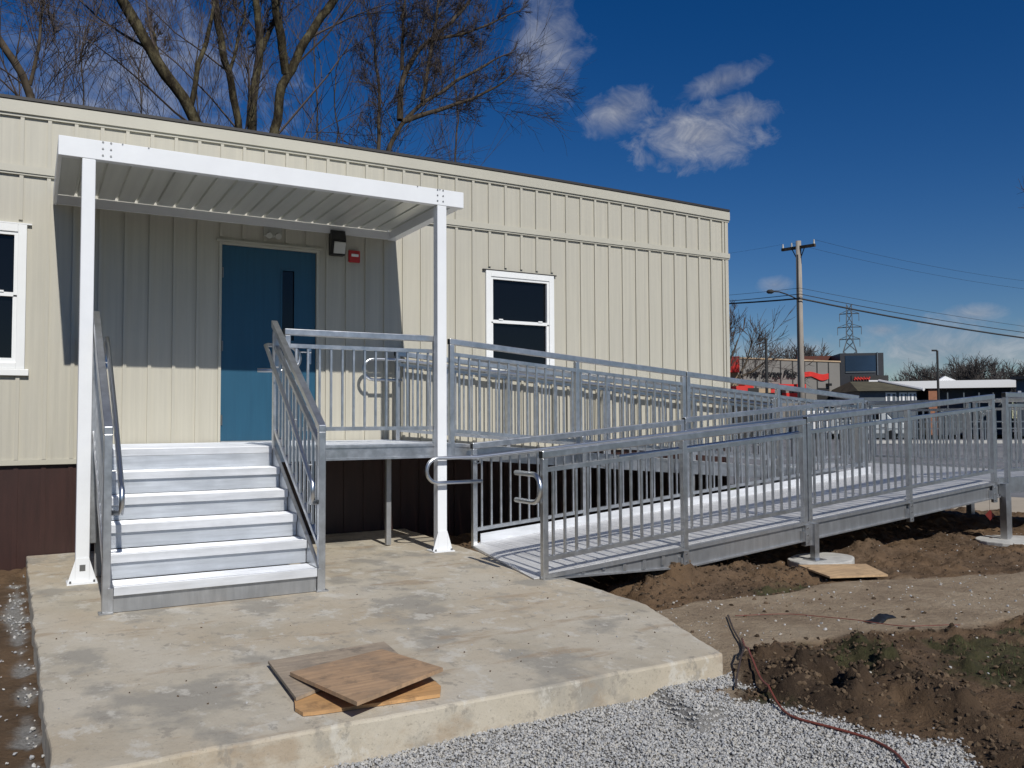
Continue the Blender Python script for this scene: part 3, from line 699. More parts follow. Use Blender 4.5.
# slab
sb = bmesh.new()
def slab_obj():
    # gridded top clipped by outline via prism, slightly worn edge from bevel
    g = MB()
    # densify outline with tiny wobble
    out = []
    for i in range(len(slabP)):
        a, b = V((*slabP[i], 0)), V((*slabP[(i+1) % len(slabP)], 0)); n = max(1, int((b-a).length/.05))
        for k in range(n):
            p = a.lerp(b, k/n); w = .016*noise.noise(V((p.x*4, p.y*4, 3)))+.008*noise.noise(V((p.x*13, p.y*13, 3))) if .05 < k/n else 0
            nrm = V((-(b-a).y, (b-a).x, 0)).normalized(); out.append(tuple((p+nrm*w)[:2]))
    g.prism(out, -.45, 0); o = g.build('concrete_slab', M['slab'], bevel=.014); return o
struct(slab_obj())
# footings and thin things on the dirt
def footing(x, y, r, z, label):
    g = MB(); pts = []
    for k in range(26):
        a = 2*PI*k/26; rr = r*(1+.10*math.sin(2*a+x)+.07*noise.noise(V((a*2, x, y)))); pts.append((x+rr*math.cos(a), y+rr*math.sin(a)*.8))
    g.prism(pts, z-.3, z); o = g.build('concrete_footing', M['footing'], bevel=.012); tag(o, label, 'footing', 'round concrete footings under the ramp legs')
footing(6.86, -3.60, .38, -.10, 'round concrete footing under the ramp leg beside the plywood board')
footing(9.98, -3.74, .46, -.13, 'round concrete footing under the landing leg at the right edge')
footing(6.75, -1.9, .30, -.14, 'shaded round concrete footing beneath the middle of the ramps')
# plywood
def board(name, pts, z, th, m_, label, dz=None, jag=None):
    g = MB(); vs = [(x, y, z+(dz[i] if dz else 0)) for i, (x, y) in enumerate(pts)]
    n = len(vs); g.add(vs+[(x, y, q+th) for x, y, q in vs], [tuple(reversed(range(n))), tuple(range(n, 2*n))]+[(i, (i+1) % n, n+(i+1) % n, n+i) for i in range(n)])
    o = g.build(name, m_); tag(o, label, 'plywood board'); return o
def quad(*px): 
    q = [tuple(atZ(x, y, z)[:2]) for x, y, z in px]
    a = sum(q[i][0]*q[(i+1) % len(q)][1]-q[(i+1) % len(q)][0]*q[i][1] for i in range(len(q)))
    return q if a > 0 else q[::-1]
board('plywood_sheet', quad((295, 712, 0), (303, 717, 0), (315, 716, 0), (440, 698, 0), (441, 690, 0), (420, 672, 0), (293, 680, 0)), .003, .016, M['ply_b'], 'orange plywood offcut at the bottom of the pile on the slab')
board('plywood_sheet', quad((268, 668, 0), (384, 648, 0), (400, 662, 0), (296, 706, 0)), .022, .015, M['ply_c'], 'greyed plywood sheet in the middle of the pile on the slab')
q_ = [tuple(atZ(x, y, .06)[:2]) for x, y in ((290, 672), (357, 709), (443, 674), (382, 649))]
board('plywood_sheet', q_, .042, .018, M['ply_a'], 'weathered square plywood sheet lying on top of the pile', dz=(.0, .03, .03, .0))
board('plywood_board', quad((798, 567, -.11), (830, 579, -.11), (888, 577, -.11), (866, 566, -.11)), -.105, .016, M['ply_d'], 'fresh tan plywood board lying beside the ramp footing', )

# gravel: real stones
def stones(name, n, sampler, smin, smax, mats, z_off=.0, label=None, flat=.7):
    base = bmesh.new(); bmesh.ops.create_icosphere(base, subdivisions=1, radius=1); bv = np.array([v.co[:] for v in base.verts]); bf = [[v.index for v in f.verts] for f in base.faces]; base.free()
    nv = len(bv); VV = []; FF = []; MI = []
    bf = np.array(bf); k = 0
    for i in range(n):
        p = sampler()
        if p is None: continue
        x, y, z = p; s = smin+(smax-smin)*rng.random()**2
        v = bv*(1+.28*rng.standard_normal((nv, 1))*.8)
        v = v*np.array([1, .75+.3*rng.random(), .5+.4*rng.random()])*s
        a = rng.random()*6.28; b = rng.random()*1.2; R1 = np.array([[math.cos(a), -math.sin(a), 0], [math.sin(a), math.cos(a), 0], [0, 0, 1]]); R2 = np.array([[1, 0, 0], [0, math.cos(b), -math.sin(b)], [0, math.sin(b), math.cos(b)]])
        v = v@R2.T@R1.T+np.array([x, y, z+s*.35*z_off])
        VV.append(v); FF.append(bf+k*nv); MI += [int(rng.integers(len(mats)))]*len(bf); k += 1
    VV = np.concatenate(VV); FF = np.concatenate(FF)
    me = bpy.data.meshes.new(name); me.from_pydata(VV.tolist(), [], FF.tolist())
    for q in mats: me.materials.append(q)
    me.polygons.foreach_set('material_index', MI); me.update()
    o = bpy.data.objects.new(name, me); COL.objects.link(o); return tag(o, label, name.split('_')[-1], kind='stuff')
GM = [varied('gravel_%d' % i, c, .85, amt=.15, scale=30, bs=.4, bscale=80) for i, c in enumerate([(.40, .395, .385), (.45, .445, .43), (.36, .365, .37), (.41, .39, .35), (.32, .325, .33), (.48, .47, .445)])]
def gs():
    x = rng.uniform(.2, 5.0); y = rng.uniform(-8.4, -5.85); i = int((x-xs[0])/GS); j = int((y-ys[0])/GS)
    if SL[min(nx-1, int((x-xs[0])/GS)), min(ny-1, int((y-ys[0])/GS))] > -.01: return None
    gval = mg_[i, j]
    if rng.random() > gval*1.0+.0: return None
    return x, y, H[i, j]+rng.random()*.008
stones('gravel', 150000, gs, .0035, .0088, GM, 1, 'pale grey crushed gravel along the front of the slab')
def gl():
    x = rng.uniform(-.5, .15); y = rng.uniform(-6.6, -.3); i = int((x-xs[0])/GS); j = int((y-ys[0])/GS)
    if SL[min(nx-1, int((x-xs[0])/GS)), min(ny-1, int((y-ys[0])/GS))] > -.005: return None
    if rng.random() > mg_[i, j]*.3+.03: return None
    return x, y, H[i, j]+rng.random()*.01
stones('gravel', 6000, gl, .005, .013, GM, 1, 'thin line of gravel in the dirt left of the slab')
DM = [varied('clod_%d' % i, c, .95, amt=.3, scale=20, bs=.8, bscale=40, spec=.2) for i, c in enumerate([(.075, .052, .034), (.105, .072, .045), (.05, .036, .024), (.125, .088, .056)])]
MND = mounds.clip(0, .2)/.2
def cl():
    x = rng.uniform(3.2, 10.5) if rng.random() > .6 else rng.uniform(3.0, 6.2); y = rng.uniform(-8.4, -1.2); i = int((x-xs[0])/GS); j = int((y-ys[0])/GS)
    if SL[min(nx-1, int((x-xs[0])/GS)), min(ny-1, int((y-ys[0])/GS))] > -.02: return None
    if rng.random() > (.12+.9*MND[i, j])*(1-.93*mp_[i, j])*(1-.95*mg_[i, j]): return None
    return x, y, H[i, j]
stones('dirt_clods', 110000, cl, .003, .019, DM, .5, 'dark clods of turned dirt heaped beside the ramp')['category'] = 'dirt clods'
def pb():
    x = rng.uniform(3.2, 11); y = rng.uniform(-8.4, -3.2); i = int((x-xs[0])/GS); j = int((y-ys[0])/GS)
    if SL[min(nx-1, int((x-xs[0])/GS)), min(ny-1, int((y-ys[0])/GS))] > -.02: return None
    if rng.random() > .25+.5*mp_[i, j]: return None
    return x, y, H[i, j]
stones('pebbles', 2600, pb, .004, .012, GM[:4], .6, 'pale pebbles scattered over the bare dirt')['category'] = 'pebbles'
def pbs():
    x = rng.uniform(.1, 3.7); y = rng.uniform(-5.9, -3.3)
    if SL[min(nx-1, int((x-xs[0])/GS)), min(ny-1, int((y-ys[0])/GS))] < .03: return None
    if rng.random() > .12+.5*sm(np.array(x), 1.5, 3.5)*float(rng.random()): return None
    return x, y, .001
stones('slab_grit', 1500, pbs, .0015, .007, GM[:5]+DM[:2], .6, 'small stones and crumbs of dirt on the slab')['category'] = 'grit'
# grass tufts
gm = [mat('grass_%d' % i, c, .8) for i, c in enumerate([(.045, .075, .018), (.07, .088, .028), (.13, .11, .05)])]
VV = []; FF = []; MI = []
for _ in range(60000):
    x = rng.uniform(3.3, 12.5); y = rng.uniform(-8, -3.0); i = int((x-xs[0])/GS); j = int((y-ys[0])/GS)
    if rng.random() > mgr[i, j]*.55*(.3+abs(math.sin(x*9)*math.cos(y*11))): continue
    z = H[i, j]; a = rng.random()*6.28; h = .012+.03*rng.random(); le = (rng.random()-.5)*.04; w = .0022
    dx, dy = math.cos(a)*w, math.sin(a)*w; k = len(VV)
    VV += [(x-dx, y-dy, z-.004), (x+dx, y+dy, z-.004), (x+le*math.sin(a)+dx*.1, y-le*math.cos(a), z+h)]; FF.append((k, k+1, k+2)); MI.append(int(rng.integers(3)))
me = bpy.data.meshes.new('grass'); me.from_pydata(VV, [], FF)
for q in gm: me.materials.append(q)
me.polygons.foreach_set('material_index', MI); o = bpy.data.objects.new('grass', me); COL.objects.link(o)
tag(o, 'thin patchy grass among the turned dirt at the right', 'grass', kind='stuff')

# cords and litter
M['cord'] = mat('red_cord', (.17, .045, .03), .5); M['wire'] = mat('dark_wire', (.05, .035, .03), .6)
def groundline(name, pts, r, m_, label, lift=.010, z=-.12):
    P_ = []
    for i in range(len(pts)-1):
        (x0, y0), (x1, y1) = pts[i], pts[i+1]
        for k in range(8):
            t = k/8; px, py = x0+(x1-x0)*t, y0+(y1-y0)*t; p = atZ(px, py, z); P_.append([p.x, p.y])
    P_.append(list(atZ(*pts[-1], z)[:2]))
    A = np.array(P_)
    for _ in range(6): A[1:-1] = (A[:-2]+A[1:-1]*2+A[2:])/4
    pts3 = []
    for x, y in A:
        zz = max(ground_z(x+a, y+b) for a in (-.03, 0, .03) for b in (-.03, 0, .03)); pts3.append([x, y, zz+lift+r])
    Z = np.array(pts3)
    for _ in range(3): Z[1:-1, 2] = np.maximum(Z[1:-1, 2], (Z[:-2, 2]+Z[2:, 2])/2)
    g = MB(); g.tube(Z.tolist(), r, 6); return tag(g.build(name, m_, smooth=True), label, 'cord')
groundline('extension_cord', [(742, 640), (750, 668), (768, 692), (790, 712), (830, 722), (870, 732), (895, 745), (915, 768), (925, 800)], .0065, M['cord'], 'red extension cord curving along the gravel edge in front of the dirt pile')
groundline('black_wire', [(728, 617), (733, 630), (742, 645), (745, 660), (736, 680), (736, 690)], .006, M['wire'], 'short dark twisted wire standing out of the dirt by the slab corner')
groundline('ground_wire', [(735, 617), (790, 614), (850, 620), (905, 628), (960, 626)], .003, M['cord'], 'thin reddish wire crossing the pale dusty path')
# rag
c0 = atZ(880, 617, -.11); g = MB(); rn = 14
vs = []; fs = []
for i in range(rn+1):
    for j in range(7):
        u, v = i/rn*2-1, j/6*2-1; w = .06*(1-.5*abs(u)**2)
        vs.append((c0.x+u*.16+.02*v, c0.y+v*w+.03*math.sin(u*3), ground_z(c0.x, c0.y)+.008+.022*max(0, (1-u*u)*(1-v*v))*(1+.6*math.sin(u*9+v*4))))
for i in range(rn):
    for j in range(6): fs.append((i*7+j, (i+1)*7+j, (i+1)*7+j+1, i*7+j+1))
g.add(vs, fs); o = g.build('work_glove', M['black'], smooth=True); tag(o, 'crumpled black rag lying on the pale dusty path', 'rag')
so = o.modifiers.new('s', 'SOLIDIFY'); so.thickness = .008; o.name = 'black_rag'
# red diamond tag hung under the landing end of the lower ramp
p = atY(990, 515, -3.5); t = thing('diamond_tag', (p.x, p.y, p.z-.07), 'small dark red diamond tag hanging below the ramp beside its last leg', 'tag')
g = MB(); w, h = .05, .065; q = V((w*.6, -w*.8, 0)); dn = V((.004*.8, .004*.6, 0))
vs = [p-q, p-V((0, 0, h)), p+q, p+V((0, 0, h))]
g.add(vs+[v+dn for v in vs], [(0,1,2,3),(7,6,5,4),(0,4,5,1),(1,5,6,2),(2,6,7,3),(3,7,4,0)]); g.build('plate', mat('dull_red', (.18, .02, .015), .5), t)
g = MB(); g.tube([(p.x, p.y+.002, p.z+h), (p.x, p.y+.002, NZ(p.x)-.03)], .002, 4); g.build('string', M['wire'], t)

# ================================================================== BACKGROUND GROUND PATCHES
M['asphalt'] = varied('worn_asphalt', (.17, .17, .175), .9, amt=.2, scale=.6, bs=.5, bscale=20)
M['walk'] = varied('tan_walk', (.40, .34, .26), .9, amt=.12, scale=1.2, bs=.4, bscale=30)
def azp(px, d, z=0): p = atD(px, 400, d); return (p.x, p.y)
g = MB(); g.prism([(13.6, -14), (70, -14), (70, 16), (42, 36), (27, 44), (13.6, 20)], -.26, -.165); struct(g.build('parking_lot', M['asphalt']))
g = MB(); q = [tuple(atZ(x, y, -.16)[:2]) for x, y in ((948, 511), (1010, 523), (1100, 538), (1100, 502), (1010, 497), (955, 497))]
g.prism(q, -.25, -.158); struct(g.build('walkway', M['walk']))
mk = mat('white_marking', (.5, .5, .48), .8)
g = MB()
for k in range(7):
    a = atZ(900+k*22, 452+k*1.2, -.163)
    g.beam((a.x, a.y, -.1615), (a.x+3.4, a.y-3.2, -.1615), .1, .002)
tag(struct(g.build('bay_marking', mk)))
# kerb and far road
g = MB(); a, b = atD(840, 443, 53), atD(1100, 443, 58)
g.beam((a.x, a.y, -.1), (b.x, b.y, -.1), .18, .22); struct(g.build('kerb', M['footing']))
g = MB(); a, b = atD(700, 425, 100), atD(1200, 425, 112); d = (b-a); d.z = 0; nrm = V((-d.y, d.x, 0)).normalized()
qs = [a, b, b+nrm*9, a+nrm*9]; qs = [(p.x, p.y) for p in qs]
g.prism(qs, -.3, -.19); struct(g.build('road', M['asphalt']))

# ================================================================== BACKGROUND BUILDINGS
class Frame:       # local frame along a facade from A to B (ground points), outward = towards camera
    def __init__(s, A, B):
        s.A = V((A[0], A[1], 0)); B = V((B[0], B[1], 0)); s.u = (B-s.A).normalized(); s.L = (B-s.A).length; s.n = V((s.u.y, -s.u.x, 0))
    def box(s, g, u0, u1, n0, n1, z0, z1, k=0):
        c = []
        for z in (z0, z1):
            for (a, b) in ((u0, n0), (u1, n0), (u1, n1), (u0, n1)): p = s.A+s.u*a+s.n*b; c.append((p.x, p.y, z))
        g.add(c, [(0,1,2,3),(4,7,6,5),(0,4,5,1),(1,5,6,2),(2,6,7,3),(3,7,4,0)], k)
    def P(s, u, n, z): p = s.A+s.u*u+s.n*n; return V((p.x, p.y, z))
    def at(s, px):     # facade coordinate where the sight line of column px crosses
        r = ray(px, 400); r = V((r.x, r.y, 0)); dd = V((CAM.x, CAM.y, 0))-s.A
        # CAM + r t = A + u s
        det = r.x*(-s.u.y)+r.y*s.u.x; t = (-(dd.x)*(-s.u.y)-(dd.y)*s.u.x)/det; p = dd+r*t; return p.dot(s.u)
    def zat(s, px, py):
        r = ray(px, py); k = s.at(px); p = s.P(k, 0, 0); return CAM.z+r.z*((p-V((CAM.x, CAM.y, 0))).length/math.hypot(r.x, r.y))
M['greywall'] = varied('grey_panel_wall', (.20, .19, .175), .85, amt=.07, scale=.5)
M['joint'] = mat('dark_joint', (.03, .03, .03), .8)
M['tanstone'] = varied('tan_block', (.42, .31, .20), .85, amt=.2, scale=1.5)
M['maroon'] = varied('maroon_roof', (.12, .035, .02), .7)
M['blackwall'] = varied('dark_cladding', (.02, .022, .028), .5)
M['navy'] = varied('navy_panel', (.012, .03, .06), .3, amt=.3, scale=.3)
M['whiteroof'] = mat('white_roof', (.80, .80, .80), .5)
M['shingle'] = varied('olive_shingle', (.085, .075, .045), .9, amt=.3, scale=1.2, bs=.5)
M['brick'] = varied('orange_brick', (.36, .16, .09), .85, amt=.15, scale=4)
M['bluegrey'] = varied('blue_grey_wall', (.10, .12, .14), .8)
M['darkin'] = mat('dark_interior', (.02, .02, .02), .7)
A = azp(737, 69); B = azp(840.5, 77); f = Frame(A, B)
store = thing('storage_store', f.P(f.L/2, 0, -.2), 'grey panelled storage shop with black script lettering and a red wave emblem', 'shop')
zt0 = f.zat(790, 360.5)
g = MB(); f.box(g, 0, f.L, 0, -12, -.3, zt0); g.build('wall', M['greywall'], store)
g = MB(); f.box(g, -.05, f.L+.05, .08, -.3, zt0+.003, zt0+.12); g.build('coping', M['tanstone'], store)
for px in (743, 756, 768, 781, 793, 805, 817.5, 829):
    u = f.at(px); g = MB(); f.box(g, u-.06, u+.06, .001, .03, -.2, zt0-.02); g.build('panel_joint', M['joint'], store)
cu0 = f.at(745); cz = f.zat(770, 377.5)
tw = f.at(796)-cu0
tx = text_mesh('Your Storage Place', 1.0, M['black'], 'lettering', f.P(cu0, .12, cz), PI/2, math.atan2(f.u.y, f.u.x), store, .03, .4, 1, .004)
wd = max(v.co.x for v in tx.data.vertices); tx.scale = (tw/wd, tw/wd*1.35, 1)
# wave emblem
wl, wr = f.at(803), f.at(828); z0w, z1w = f.zat(815, 378.5), f.zat(815, 373)
vs = []; N = 16
for k in range(N+1):
    u = wl+(wr-wl)*k/N; off = .16*math.sin(k/N*2*PI)
    for z in (z0w+off, z1w+off*.6): vs += [f.P(u, .04, z), f.P(u, .12, z)]
fs = []
for k in range(N): o = k*4; fs += [(o+1, o+5, o+7, o+3), (o+3, o+7, o+6, o+2), (o, o+4, o+5, o+1)]
g = MB(); g.add(vs, fs); g.build('wave_emblem', M['redpaint'], store)
def panel(parent, name, m_, pxa, pya, pxb, pyb, n=.05):
    g = MB(); f.box(g, f.at(pxa), f.at(pxb), n, .002, f.zat((pxa+pxb)/2, pyb), f.zat((pxa+pxb)/2, pya)); return g.build(name, m_, parent)
panel(store, 'loading_door', M['darkin'], 818, 388, 828.5, 402, .04)
panel(store, 'security_camera', M['black'], 826, 383.5, 829, 386, .35)
for (a, b) in ((729, 746), (771, 786), (789, 798)):
    panel(store, 'red_awning', M['redpaint'], a+8 if a < 735 else a, 384.5, b, 389.5, .9)
for (a, b) in ((782, 797),): panel(store, 'red_door', M['redpaint'], a, 393, b, 400, .05)
# tan wing
A2 = azp(700, 64); B2 = azp(738.5, 64); f_old = f; f = Frame(A2, B2)
wing = thing('tan_block_shop', f.P(f.L/2, 0, -.2), 'tan block shop front with red top beside the grey storage shop', 'shop')
zt1 = f.zat(732, 359)
g = MB(); f.box(g, 0, f.L, 0, -8, -.3, zt1); g.build('wall', M['tanstone'], wing)
g = MB(); f.box(g, -.1, f.L+.1, .5, -.2, zt1-1.0, zt1+.15); g.build('red_fascia', M['redpaint'], wing)
g = MB(); f.box(g, f.L-3, f.L-.4, .05, .002, .2, 2.6); g.build('door', M['darkin'], wing)
# low shopfront with red bands in front
f = Frame(azp(712, 60), azp(777, 61))
low = thing('red_band_kiosk', f.P(f.L/2, 0, -.2), 'low shop front with red, black and tan bands behind the ramp railing', 'kiosk')
for (a, b, m_) in ((712, 748, 'redpaint'), (748, 759, 'darkin'), (759, 771, 'tanstone'), (771, 775, 'redpaint'), (775, 777, 'whiteroof')):
    g = MB(); f.box(g, f.at(a)+.003, f.at(b)-.003, 0, -.3, f.zat(740, 393), f.zat(740, 386)+(a-712)*-.004); g.build('fascia_band', M[m_], low)
g = MB(); f.box(g, 0, f.L, -.05, -3, -.3, f.zat(740, 393)-.003); g.build('wall', M['darkin'], low)
# maroon roofed block behind store + billboard box
f = Frame(azp(800, 92), azp(843, 92.6)); bb = thing('maroon_roof_block', f.P(f.L/2, 0, -.2), 'block with thin maroon roof edge showing above the grey storage shop', 'building')
zt = f.zat(820, 356.3); g = MB(); f.box(g, 0, f.L, 0, -10, -.3, zt-.8); g.build('wall', M['blackwall'], bb)
g = MB(); f.box(g, -.3, f.L+.3, .5, -10.3, zt-.797, zt); g.build('roof', M['maroon'], bb)
f = Frame(azp(841, 88), azp(884.5, 89)); bb = thing('navy_glass_block', f.P(f.L/2, 0, -.2), 'tall dark navy glass-fronted block between the storage shop and the shingled house', 'building')
zt = f.zat(862, 353); g = MB(); f.box(g, 0, f.L, 0, -10, -.3, zt); g.build('wall', M['blackwall'], bb)
zb = f.zat(862, 371); g = MB(); f.box(g, f.at(846), f.at(876.5), .05, .002, zb, zt-.25); g.build('glass_panel', M['navy'], bb)
g = MB(); f.box(g, f.at(877.6), f.at(878.6), .12, .002, zb-.4, zt+.05); g.build('pipe', M['bluegrey'], bb)
g = MB(); f.box(g, f.at(846), f.at(876), .09, .002, zb-.15, zb-.05); g.build('sill_band', M['bluegrey'], bb)
# shingled house
f = Frame(azp(860, 70), azp(917, 71.5))
hs = thing('shingled_house', f.P(f.L/2, 0, -.2), 'low house with olive shingle hip roof and white framed windows', 'house')
ze = f.zat(885, 391); zr = f.zat(885, 379.5)
g = MB(); f.box(g, 0, f.L, 0, -8, -.3, ze-.003); g.build('wall', M['bluegrey'], hs)
u0, u1, r0, r1 = -.3, f.L+.3, f.at(866), f.at(896)
vs = [f.P(u0, .5, ze), f.P(u1, .5, ze), f.P(u1, -8.5, ze), f.P(u0, -8.5, ze), f.P(r0, -3.5, zr), f.P(r1, -3.5, zr)]
g = MB(); g.add(vs, [(0,1,5,4),(1,2,5),(2,3,4,5),(3,0,4),(0,3,2,1)]); g.build('roof', M['shingle'], hs)
g = MB(); g.tube([f.P(r1, -3.4, zr+.06), f.P(u1, .55, ze+.08)], .12, 6); g.build('hip_cap', M['whiteroof'], hs)
for a, b in ((885.5, 896), (899, 907), (908, 916)):
    g = MB(); f.box(g, f.at(a), f.at(b), .06, .002, f.zat(890, 404), f.zat(890, 392.5)); w_ = g.build('window', M['whiteroof'], hs)
    for k in range(2):
        ua, ub = f.at(a), f.at(b); w2 = (ub-ua)/2
        g = MB(); f.box(g, ua+.12+k*w2, ua+w2-.06+k*w2, .09, .061, f.zat(890, 402), f.zat(890, 394)); g.build('pane', M['bluegrey'], w_)
# red sign board + white board above the house
f = Frame(azp(852, 84), azp(892, 85))
sg_ = thing('roadside_sign', f.P(2, 0, -.2), 'long low roof sign with red lettering above the olive shingle roof', 'sign')
g = MB(); f.box(g, f.at(852), f.at(889), 0, -.3, f.zat(868, 381.5), f.zat(868, 375.5)); g.build('board', M['joint'], sg_)
for i, px in enumerate((854.5, 857.5, 860.5, 863.5, 866.2)):
    g = MB(); a = f.at(px); zl, zh = f.zat(862, 380), f.zat(862, 377)
    for uu in (0, .24): g.beam(f.P(a+uu, .08, zl), f.P(a+uu+.1, .08, zh), .06, .1, up=tuple(f.u), vertical_ends=False)
    g.beam(f.P(a, .08, (zl+zh)/2), f.P(a+.3, .08, (zl+zh)/2), .06, .1); g.build('red_mark', M['redpaint'], sg_)
g = MB(); f.box(g, f.at(869), f.at(878), .08, .002, f.zat(873, 382), f.zat(873, 380.2)); g.build('white_strip', M['whiteroof'], sg_)
g = MB(); f.box(g, f.at(854), f.at(888), -.05, -.2, -.3, f.zat(868, 381.5)-.003); g.build('support_wall', M['joint'], sg_)
# white roofed long building
f = Frame(azp(886, 84), azp(1015.5, 86))
wr_ = thing('white_roof_store', f.P(f.L/2, 0, -.2), 'long low store with broad white roof fascia and an orange brick pillar', 'store')
zt = f.zat(950, 381); zb = f.zat(950, 388.5)
g = MB(); f.box(g, 0, f.L, 1.2, -14, zb, zt); g.build('roof', M['whiteroof'], wr_)
g = MB(); f.box(g, .3, f.L*.42, -1.2, -13, -.3, zb-.003); g.build('wall', M['darkin'], wr_)
g = MB(); f.box(g, f.L*.42+.003, f.L-.2, -.4, -13, -.3, zb-.003); g.build('wall', M['bluegrey'], wr_)
g = MB(); f.box(g, f.at(926.5), f.at(937), 1.0, .2, -.3, zb-.003); g.build('brick_pillar', M['brick'], wr_)
g = MB(); f.box(g, f.at(968), f.at(994), -.3, -.397, f.zat(980, 401), f.zat(980, 395.5)); g.build('red_panel', mat('dull_maroon', (.20, .03, .035), .6), wr_)
for px in (945, 961, 976, 990):
    g = MB(); f.box(g, f.at(px)-.05, f.at(px)+.05, 1.15, 1.05, -.3, f.zat(px, 393)); g.build('post', M['bluegrey'], wr_)
g = MB(); c = f.at(947); vs = [f.P(c-.8, 0, zt), f.P(c+.9, 0, zt), f.P(c-.1, 0, zt+.45), f.P(c-.8, -1, zt), f.P(c+.9, -1, zt), f.P(c-.1, -1, zt+.45)]
g.add(vs, [(0,1,2),(5,4,3),(0,2,5,3),(1,4,5,2)]); g.build('roof_vent', M['whiteroof'], wr_)
f = Frame(azp(1016.5, 80), azp(1080, 79)); eb = thing('blue_grey_house', f.P(f.L/2, 0, -.2), 'dark blue grey house with a white door at the right edge', 'house')
zt = f.zat(1020, 379.5); g = MB(); f.box(g, 0, f.L, 0, -8, -.3, zt); g.build('wall', M['bluegrey'], eb)
g = MB(); f.box(g, -.3, f.L+.3, .4, -8.3, zt+.002, zt+.25); g.build('roof', M['blackwall'], eb)
g = MB(); f.box(g, f.at(1018.3), f.at(1021.5), .05, .002, f.zat(1020, 401), f.zat(1020, 390.5)); g.build('door', M['whiteroof'], eb)
# vehicles (a few pixels each)
def van(px, py, d, L, Hh, m_, rz, label):
    p = atD(px, py, d); z = -.165 if d < 60 else -.19
    t = thing('parked_van', (0, 0, 0), label, 'van')
    pr = [(-L/2, .35), (-L/2, Hh*.95), (-L/2+.15, Hh), (L*.18, Hh), (L*.36, Hh*.58), (L/2-.05, Hh*.52), (L/2, .4)]
    g = MB(); n = len(pr); g.add([(x, -.9, z_) for x, z_ in pr]+[(x, .9, z_) for x, z_ in pr], [tuple(range(n)), tuple(reversed(range(n, 2*n)))]+[(i, n+i, n+(i+1) % n, (i+1) % n) for i in range(n)])
    g.build('body', m_, t, bevel=.06)
    g = MB(); g.add([(L*.2, -.75, Hh*.95), (L*.2, .75, Hh*.95), (L*.35, .75, Hh*.62), (L*.35, -.75, Hh*.62)], [(0, 3, 2, 1)])
    g.v = [(x+.03, y, z_+.01) for x, y, z_ in g.v]; g.build('windscreen', M['glass'], t)
    g = MB()
    for sy in (-.905, .9):
        g.box(-L*.4, L*.16, sy, sy+.005, Hh*.62, Hh*.88)
    g.build('side_window', M['glass'], t)
    for sx in (-.32, .32):
        for sy in (-.8, .8):
            g = MB(); g.tube([(sx*L, sy-.12, .33), (sx*L, sy+.12, .33)], .33, 14); g.build('wheel', M['black'], t)
    t.location = (p.x, p.y, z); t.rotation_euler = (0, 0, rz)
    return t
van(868, 400, 66, 4.8, 2.25, mat('pale_van_paint', (.55, .58, .58), .35), -1.0, 'pale grey van parked in front of the olive roofed house')
van(831, 400, 72, 4.6, 2.1, M['whiteroof'], -.7, 'white van parked by the right end of the storage shop')
# metal fence of the lot
f = Frame(azp(835, 60), azp(1060, 66)); fn = thing('lot_rail_fence', f.P(f.L/2, 0, -.2), 'low grey rail fence across the far side of the car park', 'fence')
for z in (.55, 1.0): g = MB(); f.box(g, 0, f.L, .03, -.03, z, z+.08); g.build('rail', M['bluegrey'], fn)
k = 0
while k < f.L: g = MB(); f.box(g, k, k+.09, .06, -.06, -.3, 1.12); g.build('fence_post', M['bluegrey'], fn); k += 3.2

# ================================================================== POLES, LAMPS, WIRES
M['pole'] = varied('weathered_pole', (.30, .27, .235), .9, amt=.25, scale=3, stretch=(3, 3, .3))
D = 44; pb_ = atD(801.5, 400, D); pt = atD(799.5, 243, D)
up = thing('utility_pole', (pb_.x, pb_.y, -.2), 'tall weathered wooden utility pole with crossarm and curved street light arm', 'utility pole')
bx, by = pb_.x, pb_.y
g = MB(); g.tube([(bx, by, -.3), (bx, by, pt.z+.1)], [.19, .13], 12); g.build('pole', M['pole'], up, smooth=True)
az = lambda z: z
a, b = atD(782, 250, D+.6), atD(815, 245, D-.6)
g = MB(); g.beam(a, b, .12, .14); ca = g.build('crossarm', M['bark'], up)
for t in (.03, .3, .97):
    p = a.lerp(b, t); g = MB(); g.tube([p+V((0, 0, .07)), p+V((0, 0, .28))], [.05, .03], 8); g.build('insulator', M['footing'], ca)
for t in (.3, .7):
    p = a.lerp(b, t); g = MB(); g.tube([p, V((bx, by, p.z-.75))], .025, 5); g.build('brace', M['joint'], up)
z0 = atD(800, 301, D).z
arm = [V((bx, by, z0)), atD(793, 297, D), atD(786, 294, D), atD(779, 291.8, D), atD(773, 291.5, D)]
g = MB(); g.tube(arm, .035, 6); la = g.build('lamp_arm', M['joint'], up)
p0, p1 = atD(774, 291.5, D), atD(766.5, 291.8, D); g = MB(); g.tube([p0, p0.lerp(p1, .3), p0.lerp(p1, .8), p1], [.05, .11, .10, .04], 8); g.build('lamp_head', M['joint'], la, smooth=True)
g = MB(); g.tube([(bx-.17, by-.05, 0), (bx-.14, by-.05, pt.z-.6)], .045, 6); g.build('conduit', M['joint'], up)
def wire(pts, r, label, sag=.0):
    g = MB(); P_ = []
    for i in range(len(pts)-1):
        a, b = V(pts[i]), V(pts[i+1])
        for k in range(12): t = k/12; p = a.lerp(b, t); p.z -= sag*4*t*(1-t); P_.append(p)
    P_.append(V(pts[-1])); g.tube(P_, r, 4); tag(g.build('power_line', M['wire_b']), label, 'power line', 'overhead lines strung past the utility pole')
M['wire_b'] = mat('cable_black', (.015, .015, .015), .6)
def W_(l, mid, r): return [atD(*l, D+18), atD(*mid, D-.3), atD(*r, D+14)]
